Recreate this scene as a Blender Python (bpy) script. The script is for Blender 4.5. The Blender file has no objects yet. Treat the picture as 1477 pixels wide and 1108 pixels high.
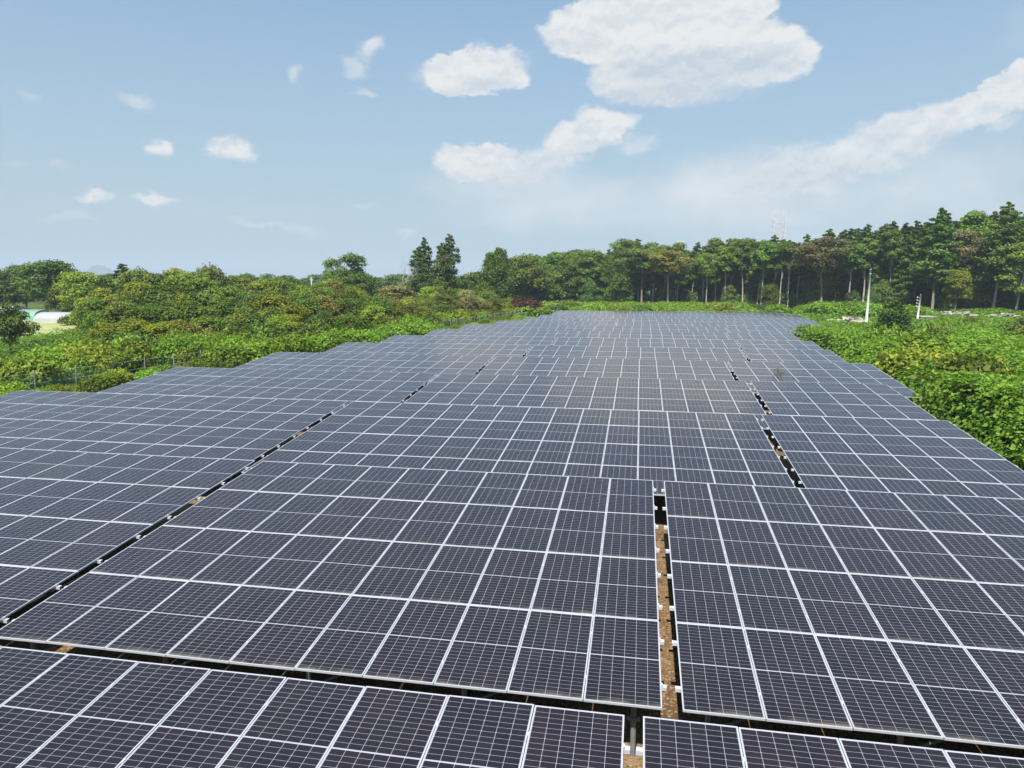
import bpy, math, random
import numpy as np
from mathutils import Vector, Matrix
rnd = random.Random(7)
D = bpy.data
SC = bpy.context.scene
COL = SC.collection
R = math.radians

# ------------------------------------------------------------------ camera constants (solved from the photograph)
F_PX = 1002.25; PITCH = 0.14273; YAW = -0.18100; ROLL = 0.0008
CAM = np.array([-0.489, -9.580, 6.134])
GZ = -1.1                                    # ground level; z = 0 is the low edge of the arrays
_cp, _sp, _cy, _sy = math.cos(PITCH), math.sin(PITCH), math.cos(YAW), math.sin(YAW)
AF = np.array([_sy*_cp, _cy*_cp, -_sp]); AR = np.array([_cy, -_sy, 0.0]); AU = np.cross(AR, AF)

def ray(px, py):
    return AF*F_PX + AR*(px-738.5) + AU*(554-py)
def at(px, py, Y):
    """world point on the sight line of a photo pixel at world depth y = Y"""
    d = ray(px, py); s = (Y-CAM[1])/d[1]
    return CAM + d*s
def azel(px, py):
    d = ray(px, py); d = d/np.linalg.norm(d)
    return math.atan2(d[0], d[1]), math.asin(d[2])

# ------------------------------------------------------------------ helpers
def link(o, parent=None):
    COL.objects.link(o)
    if parent is not None: o.parent = parent
    return o
def tag(o, label=None, cat=None, group=None, kind=None):
    if label: o['label'] = label
    if cat: o['category'] = cat
    if group: o['group'] = group
    if kind: o['kind'] = kind
    return o
def empty(name, loc, rz=0.0, sc=1.0):
    o = D.objects.new(name, None); o.location = loc; o.rotation_euler = (0, 0, rz)
    o.scale = (sc, sc, sc); o.empty_display_size = .2
    return link(o)
def mobj(name, mesh, parent=None, mats=None, loc=None):
    o = D.objects.new(name, mesh)
    link(o, parent)
    if loc is not None: o.location = loc
    if mats:
        while len(mesh.materials) < len(mats): mesh.materials.append(mats[len(mesh.materials)])
        for i, m in enumerate(mats):
            o.material_slots[i].link = 'OBJECT'; o.material_slots[i].material = m
    return o

class MB:
    """collects polygons into one mesh"""
    def __init__(s): s.v = []; s.f = []; s.m = []
    def poly(s, pts, mi=0):
        n = len(s.v); s.v += [tuple(p) for p in pts]; s.f.append(tuple(range(n, n+len(pts)))); s.m.append(mi)
    def box(s, x0, x1, y0, y1, z0, z1, mi=0, M=None):
        n = len(s.v)
        c = [(x0,y0,z0),(x1,y0,z0),(x1,y1,z0),(x0,y1,z0),(x0,y0,z1),(x1,y0,z1),(x1,y1,z1),(x0,y1,z1)]
        if M is not None: c = [tuple(M @ Vector(p)) for p in c]
        s.v += c
        for q in ((0,3,2,1),(4,5,6,7),(0,1,5,4),(1,2,6,5),(2,3,7,6),(3,0,4,7)):
            s.f.append(tuple(n+i for i in q)); s.m.append(mi)
    def tube(s, pts, rad, k=6, mi=0, cap=True):
        pts = [Vector(p) for p in pts]; n0 = len(s.v); N = len(pts)
        for i, p in enumerate(pts):
            d = (pts[min(i+1, N-1)] - pts[max(i-1, 0)])
            if d.length < 1e-6: d = Vector((0, 0, 1))
            d.normalize()
            a = d.cross(Vector((1, 0, 0)) if abs(d.x) < .8 else Vector((0, 1, 0))).normalized(); b = d.cross(a)
            r = rad[i] if hasattr(rad, '__len__') else rad
            for j in range(k):
                t = 2*math.pi*j/k
                s.v.append(tuple(p + a*(r*math.cos(t)) + b*(r*math.sin(t))))
        for i in range(N-1):
            for j in range(k):
                s.f.append((n0+i*k+j, n0+i*k+(j+1) % k, n0+(i+1)*k+(j+1) % k, n0+(i+1)*k+j)); s.m.append(mi)
        if cap:
            s.f.append(tuple(n0+j for j in range(k))); s.m.append(mi)
            s.f.append(tuple(n0+(N-1)*k+j for j in reversed(range(k)))); s.m.append(mi)
    def mesh(s, name, smooth=False):
        me = D.meshes.new(name); me.from_pydata(s.v, [], s.f)
        me.polygons.foreach_set('material_index', s.m)
        if smooth: me.polygons.foreach_set('use_smooth', [True]*len(s.f))
        me.update(); return me

def quads_mesh(name, V, mat_idx=None, extra=None):
    """V: (N,4,3) leaf quads -> mesh; extra: (verts, tris/quads (M,4), matindex) appended"""
    V = np.asarray(V, dtype=np.float32); N = len(V)
    co = V.reshape(-1, 3); fi = np.arange(N*4, dtype=np.int32)
    mi = np.zeros(N, dtype=np.int32) if mat_idx is None else np.asarray(mat_idx, dtype=np.int32)
    if extra is not None:
        ev, ef, em = extra
        fi = np.concatenate([fi, (np.asarray(ef, dtype=np.int32)+len(co)).ravel()])
        co = np.concatenate([co, np.asarray(ev, dtype=np.float32)])
        mi = np.concatenate([mi, np.full(len(ef), em, dtype=np.int32)])
    M = len(mi)
    me = D.meshes.new(name); me.vertices.add(len(co)); me.vertices.foreach_set('co', co.ravel())
    me.loops.add(M*4); me.loops.foreach_set('vertex_index', fi)
    me.polygons.add(M); me.polygons.foreach_set('loop_start', np.arange(0, M*4, 4, dtype=np.int32))
    me.polygons.foreach_set('material_index', mi)
    me.update(calc_edges=True); return me

def leaves(rs, C, Nrm, size, aspect=.55, droop=0.0):
    """rhombic leaf quads at centres C facing Nrm"""
    N = len(C); Nrm = Nrm/np.maximum(np.linalg.norm(Nrm, axis=1, keepdims=True), 1e-6)
    t = rs.normal(size=(N, 3)); t -= Nrm*np.sum(t*Nrm, axis=1, keepdims=True)
    t /= np.maximum(np.linalg.norm(t, axis=1, keepdims=True), 1e-6)
    if droop: t[:, 2] -= droop; t /= np.linalg.norm(t, axis=1, keepdims=True)
    b = np.cross(Nrm, t)
    L = (size*.5)[:, None]; W = L*aspect
    return np.stack([C-t*L, C+b*W-t*L*.1, C+t*L, C-b*W-t*L*.1], axis=1)

# ------------------------------------------------------------------ materials
def new_mat(name):
    m = D.materials.new(name); m.use_nodes = True
    nt = m.node_tree; nt.nodes.clear()
    return m, nt
def N(nt, t, **kw):
    n = nt.nodes.new(t)
    for k, v in kw.items():
        if k.startswith('i_'):
            key = k[2:]; key = int(key) if key.isdigit() else key.replace('_', ' ')
            n.inputs[key].default_value = v
        else: setattr(n, k, v)
    return n
def L(nt, a, b): nt.links.new(a, b)
def M2(nt, op, a, b=None, clamp=False):
    n = nt.nodes.new('ShaderNodeMath'); n.operation = op; n.use_clamp = clamp
    for i, x in enumerate((a, b)):
        if x is None: continue
        if isinstance(x, (int, float)): n.inputs[i].default_value = x
        else: nt.links.new(x, n.inputs[i])
    return n.outputs[0]
def MIX(nt, f, a, b, blend='MIX'):
    n = nt.nodes.new('ShaderNodeMix'); n.data_type = 'RGBA'; n.blend_type = blend
    for idx, x in ((0, f), (6, a), (7, b)):
        if isinstance(x, (int, float)): n.inputs[idx].default_value = x
        elif isinstance(x, tuple): n.inputs[idx].default_value = (*x, 1) if len(x) == 3 else x
        else: nt.links.new(x, n.inputs[idx])
    return n.outputs[2]
def RAMP(nt, fac, stops, interp='LINEAR'):
    n = nt.nodes.new('ShaderNodeValToRGB'); cr = n.color_ramp; cr.interpolation = interp
    while len(cr.elements) < len(stops): cr.elements.new(.5)
    for e, (p, c) in zip(cr.elements, stops): e.position = p; e.color = (*c, 1) if len(c) == 3 else c
    nt.links.new(fac, n.inputs[0]); return n.outputs[0]
def MR(nt, v, a, b, c=0.0, d=1.0, smooth=False):
    n = nt.nodes.new('ShaderNodeMapRange'); n.clamp = True
    if smooth: n.interpolation_type = 'SMOOTHSTEP'
    nt.links.new(v, n.inputs[0])
    for i, x in enumerate((a, b, c, d)): n.inputs[i+1].default_value = x
    return n.outputs[0]
def out(nt, sh):
    o = nt.nodes.new('ShaderNodeOutputMaterial'); nt.links.new(sh, o.inputs[0]); return o

def simple(name, col, rough=.6, metal=0.0, var=.12, scale=3.0, bump=0.0, spec=.5):
    m, nt = new_mat(name)
    tc = N(nt, 'ShaderNodeTexCoord'); nz = N(nt, 'ShaderNodeTexNoise', i_Scale=scale, i_Detail=5.0)
    L(nt, tc.outputs['Object'], nz.inputs['Vector'])
    f = MR(nt, nz.outputs[0], .3, .7)
    c = MIX(nt, f, tuple(x*(1-var) for x in col), tuple(min(1, x*(1+var)) for x in col))
    b = N(nt, 'ShaderNodeBsdfPrincipled', i_Roughness=rough, i_Metallic=metal)
    b.inputs['Specular IOR Level'].default_value = spec
    L(nt, c, b.inputs['Base Color'])
    if bump:
        bp = N(nt, 'ShaderNodeBump', i_Strength=bump, i_Distance=.02); L(nt, nz.outputs[0], bp.inputs['Height']); L(nt, bp.outputs[0], b.inputs['Normal'])
    out(nt, b.outputs[0]); return m

def leaf_mat(name, cols, trans=.3, clump=.35, rnd_amt=.5, fleck=None):
    """cols: three colours dark/mid/light mixed by leaf, by clump and by plant; fleck = (colour, share)"""
    m, nt = new_mat(name)
    geo = N(nt, 'ShaderNodeNewGeometry'); oi = N(nt, 'ShaderNodeObjectInfo'); tc = N(nt, 'ShaderNodeTexCoord')
    nz = N(nt, 'ShaderNodeTexNoise', i_Scale=clump, i_Detail=3.0, i_Roughness=.65)
    L(nt, geo.outputs['Position'], nz.inputs['Vector'])
    v = M2(nt, 'ADD', M2(nt, 'MULTIPLY', geo.outputs['Random Per Island'], .42), M2(nt, 'MULTIPLY', MR(nt, nz.outputs[0], .28, .72), .38))
    v = M2(nt, 'ADD', v, M2(nt, 'MULTIPLY', oi.outputs['Random'], .2))
    c = RAMP(nt, v, [(.08, cols[0]), (.5, cols[1]), (.95, cols[2])])
    hs = N(nt, 'ShaderNodeHueSaturation'); L(nt, c, hs.inputs['Color'])
    L(nt, MR(nt, oi.outputs['Random'], 0, 1, .5-.03*rnd_amt, .5+.03*rnd_amt), hs.inputs['Hue'])
    L(nt, MR(nt, M2(nt, 'FRACT', M2(nt, 'MULTIPLY', oi.outputs['Random'], 7.31)), 0, 1, 1-.3*rnd_amt, 1+.3*rnd_amt), hs.inputs['Value'])
    c = hs.outputs[0]
    if fleck:
        nz2 = N(nt, 'ShaderNodeTexNoise', i_Scale=clump*1.7, i_Detail=2.0); L(nt, geo.outputs['Position'], nz2.inputs['Vector'])
        k = M2(nt, 'MULTIPLY', MR(nt, nz2.outputs[0], .5, .62), M2(nt, 'GREATER_THAN', fleck[1], M2(nt, 'FRACT', M2(nt, 'MULTIPLY', geo.outputs['Random Per Island'], 13.7))))
        c = MIX(nt, k, c, fleck[0])
    b = N(nt, 'ShaderNodeBsdfPrincipled', i_Roughness=.6); b.inputs['Specular IOR Level'].default_value = .22
    L(nt, c, b.inputs['Base Color'])
    tr = N(nt, 'ShaderNodeBsdfTranslucent'); L(nt, MIX(nt, 1.0, c, (1.25, 1.3, .6), 'MULTIPLY'), tr.inputs[0])
    mx = N(nt, 'ShaderNodeMixShader'); mx.inputs[0].default_value = trans
    L(nt, b.outputs[0], mx.inputs[1]); L(nt, tr.outputs[0], mx.inputs[2])
    out(nt, mx.outputs[0]); return m

def G(c, k=1.0): return tuple(x*k for x in c)
LM = {
 'forest':  leaf_mat('forest_leaf', [(0.031,0.056,0.010), (0.095,0.155,0.022), (0.216,0.281,0.039)], .25, .25),
 'broad':   leaf_mat('broadleaf', [(0.031,0.056,0.009), (0.108,0.168,0.019), (0.246,0.312,0.035)], .28, .4, .8),
 'bright':  leaf_mat('bright_leaf', [(0.045,0.095,0.011), (0.168,0.291,0.025), (0.381,0.504,0.062)], .35, .6, .6),
 'olive':   leaf_mat('olive_leaf', [(.034,.056,.008), (.120,.170,.026), (.270,.310,.050)], .28, .5, .9, ((.36,.24,.03), .12)),
 'rust':    leaf_mat('rust_leaf', [(.055,.052,.012), (.200,.190,.034), (.400,.340,.060)], .28, .7, .5, ((.34,.19,.03), .2)),
 'tan':     leaf_mat('tan_leaf', [(.060,.055,.024), (.210,.180,.070), (.390,.330,.150)], .25, .7, .7, ((.12,.16,.03), .4)),
 'yellow':  leaf_mat('yellow_leaf', [(0.052,0.075,0.009), (0.196,0.241,0.023), (0.425,0.437,0.046)], .32, .6, .9),
 'redbrown':leaf_mat('redbrown_leaf', [(0.042,0.018,0.011), (0.102,0.043,0.022), (0.180,0.078,0.038)], .15, .8),
 'pine':    leaf_mat('pine_needle', [(0.033,0.060,0.014), (0.099,0.158,0.025), (0.236,0.291,0.046)], .18, .3, .9),
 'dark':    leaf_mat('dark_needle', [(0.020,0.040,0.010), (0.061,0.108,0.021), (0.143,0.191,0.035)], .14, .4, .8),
 'grass':   leaf_mat('grass_blade', [(0.081,0.127,0.021), (0.230,0.287,0.052), (0.437,0.414,0.115)], .35, .35),
}
BARK = simple('bark', (.17, .135, .105), .9, 0, .35, 4, .4)
PALEBARK = simple('pale_bark', (.33, .29, .24), .85, 0, .3, 3, .3)
GREYWOOD = simple('dead_wood', (.34, .29, .25), .85, 0, .25, 5)
ALU = simple('anodised_aluminium', (.56, .56, .59), .42, .25, .04, 6)
GALV = simple('galvanised_steel', (.62, .64, .66), .45, .25, .12, 8)
POSTM = simple('grey_steel_post', (.22, .23, .24), .55, .3, .15, 6)
CONC = simple('pale_concrete', (.56, .55, .51), .85, 0, .1, 3, .1)
FPOST = simple('weathered_fence_post', (.26, .27, .24), .8, .1, .2, 5)

def panel_material():
    m, nt = new_mat('solar_cells')
    tc = N(nt, 'ShaderNodeTexCoord'); sp = N(nt, 'ShaderNodeSeparateXYZ'); L(nt, tc.outputs['Object'], sp.inputs[0])
    oi = N(nt, 'ShaderNodeObjectInfo')
    x, y = sp.outputs[0], sp.outputs[1]
    ax = M2(nt, 'ABSOLUTE', x); ay = M2(nt, 'ABSOLUTE', y)
    PX, PY = .1838, .0922
    def linedist(v, p):                      # distance to the nearest multiple of p
        f = M2(nt, 'FRACT', M2(nt, 'DIVIDE', v, p))
        return M2(nt, 'MULTIPLY', M2(nt, 'MINIMUM', f, M2(nt, 'SUBTRACT', 1.0, f)), p)
    dx = linedist(ax, PX)
    yy = M2(nt, 'SUBTRACT', ay, .0105)
    dy = linedist(M2(nt, 'MAXIMUM', yy, 0.0), PY)
    dy2 = linedist(M2(nt, 'MAXIMUM', yy, 0.0), PY*2)
    g = M2(nt, 'MAXIMUM', M2(nt, 'LESS_THAN', dx, .0024), M2(nt, 'LESS_THAN', dy, .0017))
    g = M2(nt, 'MAXIMUM', g, M2(nt, 'LESS_THAN', M2(nt, 'ADD', dx, dy2), .0095))
    g = M2(nt, 'MAXIMUM', g, M2(nt, 'LESS_THAN', ay, .0095))
    g = M2(nt, 'MAXIMUM', g, M2(nt, 'GREATER_THAN', ax, 3*PX-.0005))
    g = M2(nt, 'MAXIMUM', g, M2(nt, 'GREATER_THAN', ay, .0105+12*PY-.001))
    # thin busbars
    bb = M2(nt, 'LESS_THAN', linedist(M2(nt, 'ADD', ax, .0091), .01812), .0005)
    # cell colour differs slightly from cell to cell and from module to module
    cellx = M2(nt, 'FLOOR', M2(nt, 'DIVIDE', x, PX)); celly = M2(nt, 'FLOOR', M2(nt, 'DIVIDE', y, PY*6))
    cv = N(nt, 'ShaderNodeCombineXYZ'); L(nt, cellx, cv.inputs[0]); L(nt, celly, cv.inputs[1]); L(nt, M2(nt, 'MULTIPLY', oi.outputs['Random'], 91.0), cv.inputs[2])
    wn = N(nt, 'ShaderNodeTexWhiteNoise'); wn.noise_dimensions = '3D'; L(nt, cv.outputs[0], wn.inputs[0])
    cell = RAMP(nt, oi.outputs['Random'], [(0, (.0145,.0122,.0180)), (.5, (.0170,.0126,.0182)), (1, (.0140,.0136,.0178))])
    cell = MIX(nt, 1.0, cell, RAMP(nt, wn.outputs[0], [(0, (.86,.90,.92)), (1, (1.14,1.08,1.08))]), 'MULTIPLY')
    cell = MIX(nt, M2(nt, 'MULTIPLY', bb, .18), cell, (.12,.12,.14))
    c = MIX(nt, g, cell, (.35,.345,.37))
    # dust, thicker along the low edge where rain leaves it
    nz = N(nt, 'ShaderNodeTexNoise', i_Scale=1.3, i_Detail=6.0, i_Roughness=.6)
    ov = N(nt, 'ShaderNodeVectorMath', operation='ADD'); L(nt, tc.outputs['Object'], ov.inputs[0])
    cb = N(nt, 'ShaderNodeCombineXYZ'); L(nt, M2(nt, 'MULTIPLY', oi.outputs['Random'], 50.0), cb.inputs[0]); L(nt, cb.outputs[0], ov.inputs[1])
    L(nt, ov.outputs[0], nz.inputs['Vector'])
    edge = M2(nt, 'MULTIPLY', MR(nt, y, -1.03, -1.125), MR(nt, nz.outputs[0], .42, .62))
    dust = M2(nt, 'ADD', M2(nt, 'MULTIPLY', MR(nt, nz.outputs[0], .35, .75), .020), M2(nt, 'MULTIPLY', edge, .5), True)
    c = MIX(nt, dust, c, (.30,.26,.19))
    vd = N(nt, 'ShaderNodeTexVoronoi', i_Scale=1.6); wp = N(nt, 'ShaderNodeTexNoise', i_Scale=30.0, i_Detail=2.0); L(nt, ov.outputs[0], wp.inputs['Vector'])
    va = N(nt, 'ShaderNodeVectorMath', operation='SCALE'); L(nt, wp.outputs['Color'], va.inputs[0]); va.inputs['Scale'].default_value = .05
    vs = N(nt, 'ShaderNodeVectorMath', operation='ADD'); L(nt, ov.outputs[0], vs.inputs[0]); L(nt, va.outputs[0], vs.inputs[1]); L(nt, vs.outputs[0], vd.inputs['Vector'])
    sc_ = N(nt, 'ShaderNodeSeparateColor'); L(nt, vd.outputs['Color'], sc_.inputs[0])
    drop = M2(nt, 'MULTIPLY', M2(nt, 'LESS_THAN', vd.outputs['Distance'], .030), M2(nt, 'GREATER_THAN', sc_.outputs[0], .86))
    c = MIX(nt, M2(nt, 'MULTIPLY', drop, .8), c, (.45,.44,.40))
    b = N(nt, 'ShaderNodeBsdfPrincipled'); b.inputs['IOR'].default_value = 1.5; b.inputs['Specular IOR Level'].default_value = .25
    L(nt, c, b.inputs['Base Color'])
    L(nt, M2(nt, 'ADD', M2(nt, 'MULTIPLY', dust, .6), .12), b.inputs['Roughness'])
    out(nt, b.outputs[0]); return m
CELLS = panel_material()

# ------------------------------------------------------------------ the solar arrays
MW, MH = 1.143, 2.278           # module
PW, PH = 1.154, 2.298           # pitch
TILT = 0.0895
ROWP = 10.45
GAP = .28

def glass_mesh():
    b = MB(); b.box(-.5605, .5605, -1.128, 1.128, .024, .0325); return b.mesh('solar_panel')
def frame_boxes(b, mi):
    w, h = MW/2, MH/2
    b.box(-w, -w+.011, -h, h, 0, .035, mi); b.box(w-.011, w, -h, h, 0, .035, mi)
    b.box(-w+.011, w-.011, -h, -h+.011, 0, .035, mi); b.box(-w+.011, w-.011, h-.011, h, 0, .035, mi)
    b.box(w-.04, w-.011, -h+.011, h-.011, 0, .002, mi)        # inner flange
    b.box(-w+.011, -w+.04, -h+.011, h-.011, 0, .002, mi)
    for yy in (-.6, .6):                                      # clamp that grips this module and its neighbour
        b.box(w-.009, w+.020, yy-.03, yy+.03, .0352, .041, mi)
        b.box(w+.003, w+.008, yy-.03, yy+.03, -.01, .0352, mi)
g_mesh = glass_mesh(); g_mesh.materials.append(CELLS)
fb = MB(); frame_boxes(fb, 0); f_mesh = fb.mesh('frame'); f_mesh.materials.append(ALU)
one = MB(); one.box(-.5605, .5605, -1.128, 1.128, .024, .0325, 0); frame_boxes(one, 1)
one_mesh = one.mesh('solar_panel_far'); one_mesh.materials.append(CELLS); one_mesh.materials.append(ALU)

_cache = {}
def support_meshes(nc, dz):
    key = (nc, round(dz, 2))
    if key in _cache: return _cache[key]
    Wt = nc*PW - .02; ct, st = math.cos(TILT), math.sin(TILT)
    pur = MB(); x0, x1 = -.085, Wt+.085
    # C-shaped purlin
    pur.box(x0, x1, -.02, -.016, -.062, -.002); pur.box(x0, x1, -.016, .045, -.0055, -.002); pur.box(x0, x1, -.016, .045, -.062, -.058)
    pm = pur.mesh('purlin'); pm.materials.append(GALV)
    raf = MB(); raf.box(-.03, .03, .35, 4*PH-.35, -.145, -.064); rm = raf.mesh('rafter'); rm.materials.append(POSTM)
    ral = MB(); ral.box(0, Wt, -.034, .034, .008, .018) ; jm = ral.mesh('joint_rail'); jm.materials.append(ALU)
    posts = []
    for s in (.45, 4.4, 8.2):
        top = s*st - .146*ct; bot = GZ-dz-.25
        p = MB(); p.tube([(0, 0, bot), (0, 0, top)], .042, 10)
        zc = bot + .25 + (top-bot-.25)*.62
        p.tube([(0, 0, zc-.03), (0, 0, zc+.03)], .06, 10); p.box(-.1, .1, -.012, .012, zc-.03, zc+.03)
        p.box(-.07, .07, -.05, .05, top-.012, top+.0)
        me = p.mesh('post', False); me.materials.append(POSTM); posts.append((s*ct, me))
    br = MB(); br.tube([(.0, .0, -.55), (1.05, 0.0, -.02)], .02, 6); bm_ = br.mesh('brace'); bm_.materials.append(POSTM)
    _cache[key] = (pm, rm, jm, posts, bm_); return _cache[key]

ORD = {-1: 'front', 0: 'second', 1: 'third', 2: 'fourth', 3: 'fifth', 4: 'sixth', 5: 'seventh', 6: 'eighth', 7: 'ninth', 8: 'tenth', 9: 'eleventh', 10: 'twelfth', 11: 'thirteenth', 12: 'fourteenth'}
def make_array(n, x0, nc, label, seed):
    dz = {-1: -.109, 0: 0, 1: .036, 2: .02, 3: 0, 4: -.06}.get(n, -.12)
    rr = random.Random(seed)
    root = empty('solar_array', (x0, ROWP*n if n != -1 else -10.48, dz))
    tag(root, label, 'solar array', 'solar arrays in parallel rows')
    ct, st = math.cos(TILT), math.sin(TILT)
    far = n >= 5
    for i in range(nc):
        for j in range(4):
            s = (j+.5)*PH - .01
            loc = (i*PW + MW/2 - .0045, s*ct, s*st)
            rot = (TILT + R(rr.gauss(0, .16)), R(rr.gauss(0, .16)), 0)
            if far:
                o = D.objects.new('solar_panel', one_mesh); link(o, root); o.location = loc; o.rotation_euler = rot
            else:
                o = D.objects.new('solar_panel', g_mesh); link(o, root); o.location = loc; o.rotation_euler = rot
                f = D.objects.new('frame', f_mesh); link(f, o)
    pm, rm, jm, posts, bm_ = support_meshes(nc, dz)
    for j in range(4):
        for q in (-.6, .6):
            s = (j+.5)*PH - .01 + q
            o = D.objects.new('purlin', pm); link(o, root); o.location = (0, s*ct, s*st); o.rotation_euler = (TILT, 0, 0)
    for j in (1, 2, 3):
        s = j*PH - .01
        o = D.objects.new('joint_rail', jm); link(o, root); o.location = (0, s*ct, s*st); o.rotation_euler = (TILT, 0, 0)
    Wt = nc*PW-.02; k = max(2, round((Wt-.8)/2.6)+1)
    for i in range(k):
        xx = .4 + (Wt-.8)*i/(k-1)
        o = D.objects.new('rafter', rm); link(o, root); o.location = (xx, 0, 0); o.rotation_euler = (TILT, 0, 0)
        for q, (yy, me) in enumerate(posts):
            if q == 1 and n > 2: continue
            o = D.objects.new('post', me); link(o, root); o.location = (xx, yy, 0)
            if q != 1 and i < k-1 and n <= 2:
                b = D.objects.new('brace', bm_); link(b, root); b.location = (xx, yy, yy/ct*st-.05)
    return root

rows = {  # n: [(x0, columns, where)]
 -1: [(-0.55-10*PW+.02-GAP-10*PW+.02, 10, 'far left section'), (-0.55-10*PW+.02, 10, 'left of the gap with the dark round post'), (-0.31, 10, 'right of the gap with the dark round post'), (-0.31+10*PW-.02+GAP, 6, 'far right end')],
 0: [(-11.81-15*PW+.02, 15, 'left of the long black diagonal gap'), (-11.54, 10, 'between the diagonal gap and the soil gap'), (.28, 10, 'right of the gap over brown soil')],
 1: [(-13.38-15*PW+.02, 15, 'left'), (-13.10, 15, 'middle'), (4.49, 6, 'right')],
 2: [(-12.25-15*PW+.02, 15, 'left'), (-11.98, 15, 'middle'), (5.60, 6, 'right')],
 3: [(-11.07-15*PW+.02, 15, 'left'), (-10.80, 14, 'middle'), (5.63, 8, 'right')],
 4: [(-9.83-15*PW+.02, 15, 'left'), (-9.56, 15, 'middle'), (8.02, 6, 'right')],
 5: [(-8.90-15*PW+.02, 15, 'left'), (-8.62, 15, 'middle'), (8.96, 6, 'right')],
 6: [(-7.50-15*PW+.02, 15, 'left'), (-7.23, 14, 'middle'), (9.20, 6, 'right')],
 7: [(-6.30-15*PW+.02, 15, 'left'), (-6.03, 14, 'middle'), (10.40, 5, 'right')],
 8: [(-3.90-15*PW+.02, 15, 'left'), (-3.62, 15, 'middle'), (13.97, 5, 'right')],
 9: [(-1.60-15*PW+.02, 15, 'left'), (-1.33, 13, 'middle'), (13.95, 10, 'right')],
 10: [(-17.8, 11, 'left'), (-4.85, 14, 'middle'), (11.59, 13, 'right')],
 11: [(-16.9, 11, 'left'), (-3.93, 14, 'middle'), (12.51, 13, 'right')],
 12: [(-17.5, 13, 'left'), (-2.24, 14, 'middle'), (14.20, 11, 'right')],
}
where_txt = {
 'left': 'left end solar array of the %s row from the front, near %s',
 'middle': 'middle solar array of the %s row from the front, %s',
 'right': 'right end solar array of the %s row from the front, near %s'}
sd = 0
for n, lst in rows.items():
    for x0, nc, w in lst:
        sd += 1
        if n == -1: lab = 'solar array of the cropped front row, ' + w
        elif n == 0: lab = 'solar array of the second row, ' + w
        else:
            extra = {'left': 'fence and scrub' if n < 8 else 'far scrub', 'right': 'green thicket' if n < 8 else 'far green thicket',
                     'middle': 'dark grey with reddish tint' if n < 4 else 'pale bluish with distance'}[w]
            lab = where_txt[w] % (ORD[n], extra)
        make_array(n, x0, nc, lab, sd)

# ------------------------------------------------------------------ ground
def ground_mat():
    m, nt = new_mat('ground_grass')
    geo = N(nt, 'ShaderNodeNewGeometry')
    n1 = N(nt, 'ShaderNodeTexNoise', i_Scale=.06, i_Detail=8.0, i_Roughness=.65); n2 = N(nt, 'ShaderNodeTexNoise', i_Scale=2.2, i_Detail=6.0, i_Roughness=.7)
    for q in (n1, n2): L(nt, geo.outputs['Position'], q.inputs['Vector'])
    c = RAMP(nt, n1.outputs[0], [(.3, (.045,.075,.02)), (.5, (.085,.115,.03)), (.7, (.15,.14,.055))])
    c = MIX(nt, 1.0, c, RAMP(nt, n2.outputs[0], [(.3, (.45,.5,.45)), (.7, (1.3,1.25,1.2))]), 'MULTIPLY')
    b = N(nt, 'ShaderNodeBsdfPrincipled', i_Roughness=.95); b.inputs['Specular IOR Level'].default_value = .1; L(nt, c, b.inputs['Base Color'])
    bp = N(nt, 'ShaderNodeBump', i_Strength=.6, i_Distance=.1); L(nt, n2.outputs[0], bp.inputs['Height']); L(nt, bp.outputs[0], b.inputs['Normal'])
    out(nt, b.outputs[0]); return m
def soil_mat():
    m, nt = new_mat('leaf_strewn_soil')
    geo = N(nt, 'ShaderNodeNewGeometry')
    n1 = N(nt, 'ShaderNodeTexNoise', i_Scale=1.1, i_Detail=8.0, i_Roughness=.7); vo = N(nt, 'ShaderNodeTexVoronoi', i_Scale=16.0); v2 = N(nt, 'ShaderNodeTexVoronoi', i_Scale=34.0)
    for q in (n1, vo, v2): L(nt, geo.outputs['Position'], q.inputs['Vector'])
    c = RAMP(nt, n1.outputs[0], [(.32, (.075,.050,.026)), (.5, (.17,.105,.055)), (.68, (.26,.19,.11))])
    sr = N(nt, 'ShaderNodeSeparateColor'); L(nt, vo.outputs['Color'], sr.inputs[0])
    leafc = RAMP(nt, sr.outputs[0], [(0, (.11,.055,.025)), (.5, (.26,.15,.07)), (1, (.33,.25,.15))])
    c = MIX(nt, MR(nt, vo.outputs['Distance'], .55, .35), c, leafc)
    c = MIX(nt, MR(nt, v2.outputs['Distance'], .25, .1), c, (.06,.045,.03))
    b = N(nt, 'ShaderNodeBsdfPrincipled', i_Roughness=.95); b.inputs['Specular IOR Level'].default_value = .1; L(nt, c, b.inputs['Base Color'])
    bp = N(nt, 'ShaderNodeBump', i_Strength=.8, i_Distance=.03); L(nt, vo.outputs['Distance'], bp.inputs['Height']); L(nt, bp.outputs[0], b.inputs['Normal'])
    out(nt, b.outputs[0]); return m
b = MB(); b.poly([(-4900, -700, GZ), (4900, -700, GZ), (4900, 5800, GZ), (-4900, 5800, GZ)])
o = mobj('ground', b.mesh('ground'), mats=[ground_mat()]); tag(o, kind='structure')
b = MB(); b.poly([(-33.5, -14, GZ+.004), (14, -14, GZ+.004), (15.5, 28, GZ+.004), (19, 84, GZ+.004), (29, 96, GZ+.004), (31, 137, GZ+.004), (-22, 138, GZ+.004), (-26, 100, GZ+.004), (-31, 50, GZ+.004)])
o = mobj('soil', b.mesh('soil'), mats=[soil_mat()]); tag(o, kind='structure')
fieldm = simple('mown_field', (.34, .35, .13), .95, 0, .2, .15)
b = MB(); b.poly([(-150, 72, GZ+.004), (-84, 66, GZ+.004), (-82, 96, GZ+.004), (-96, 112, GZ+.004), (-150, 112, GZ+.004)])
o = mobj('field', b.mesh('field'), mats=[fieldm]); tag(o, kind='structure')

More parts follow.
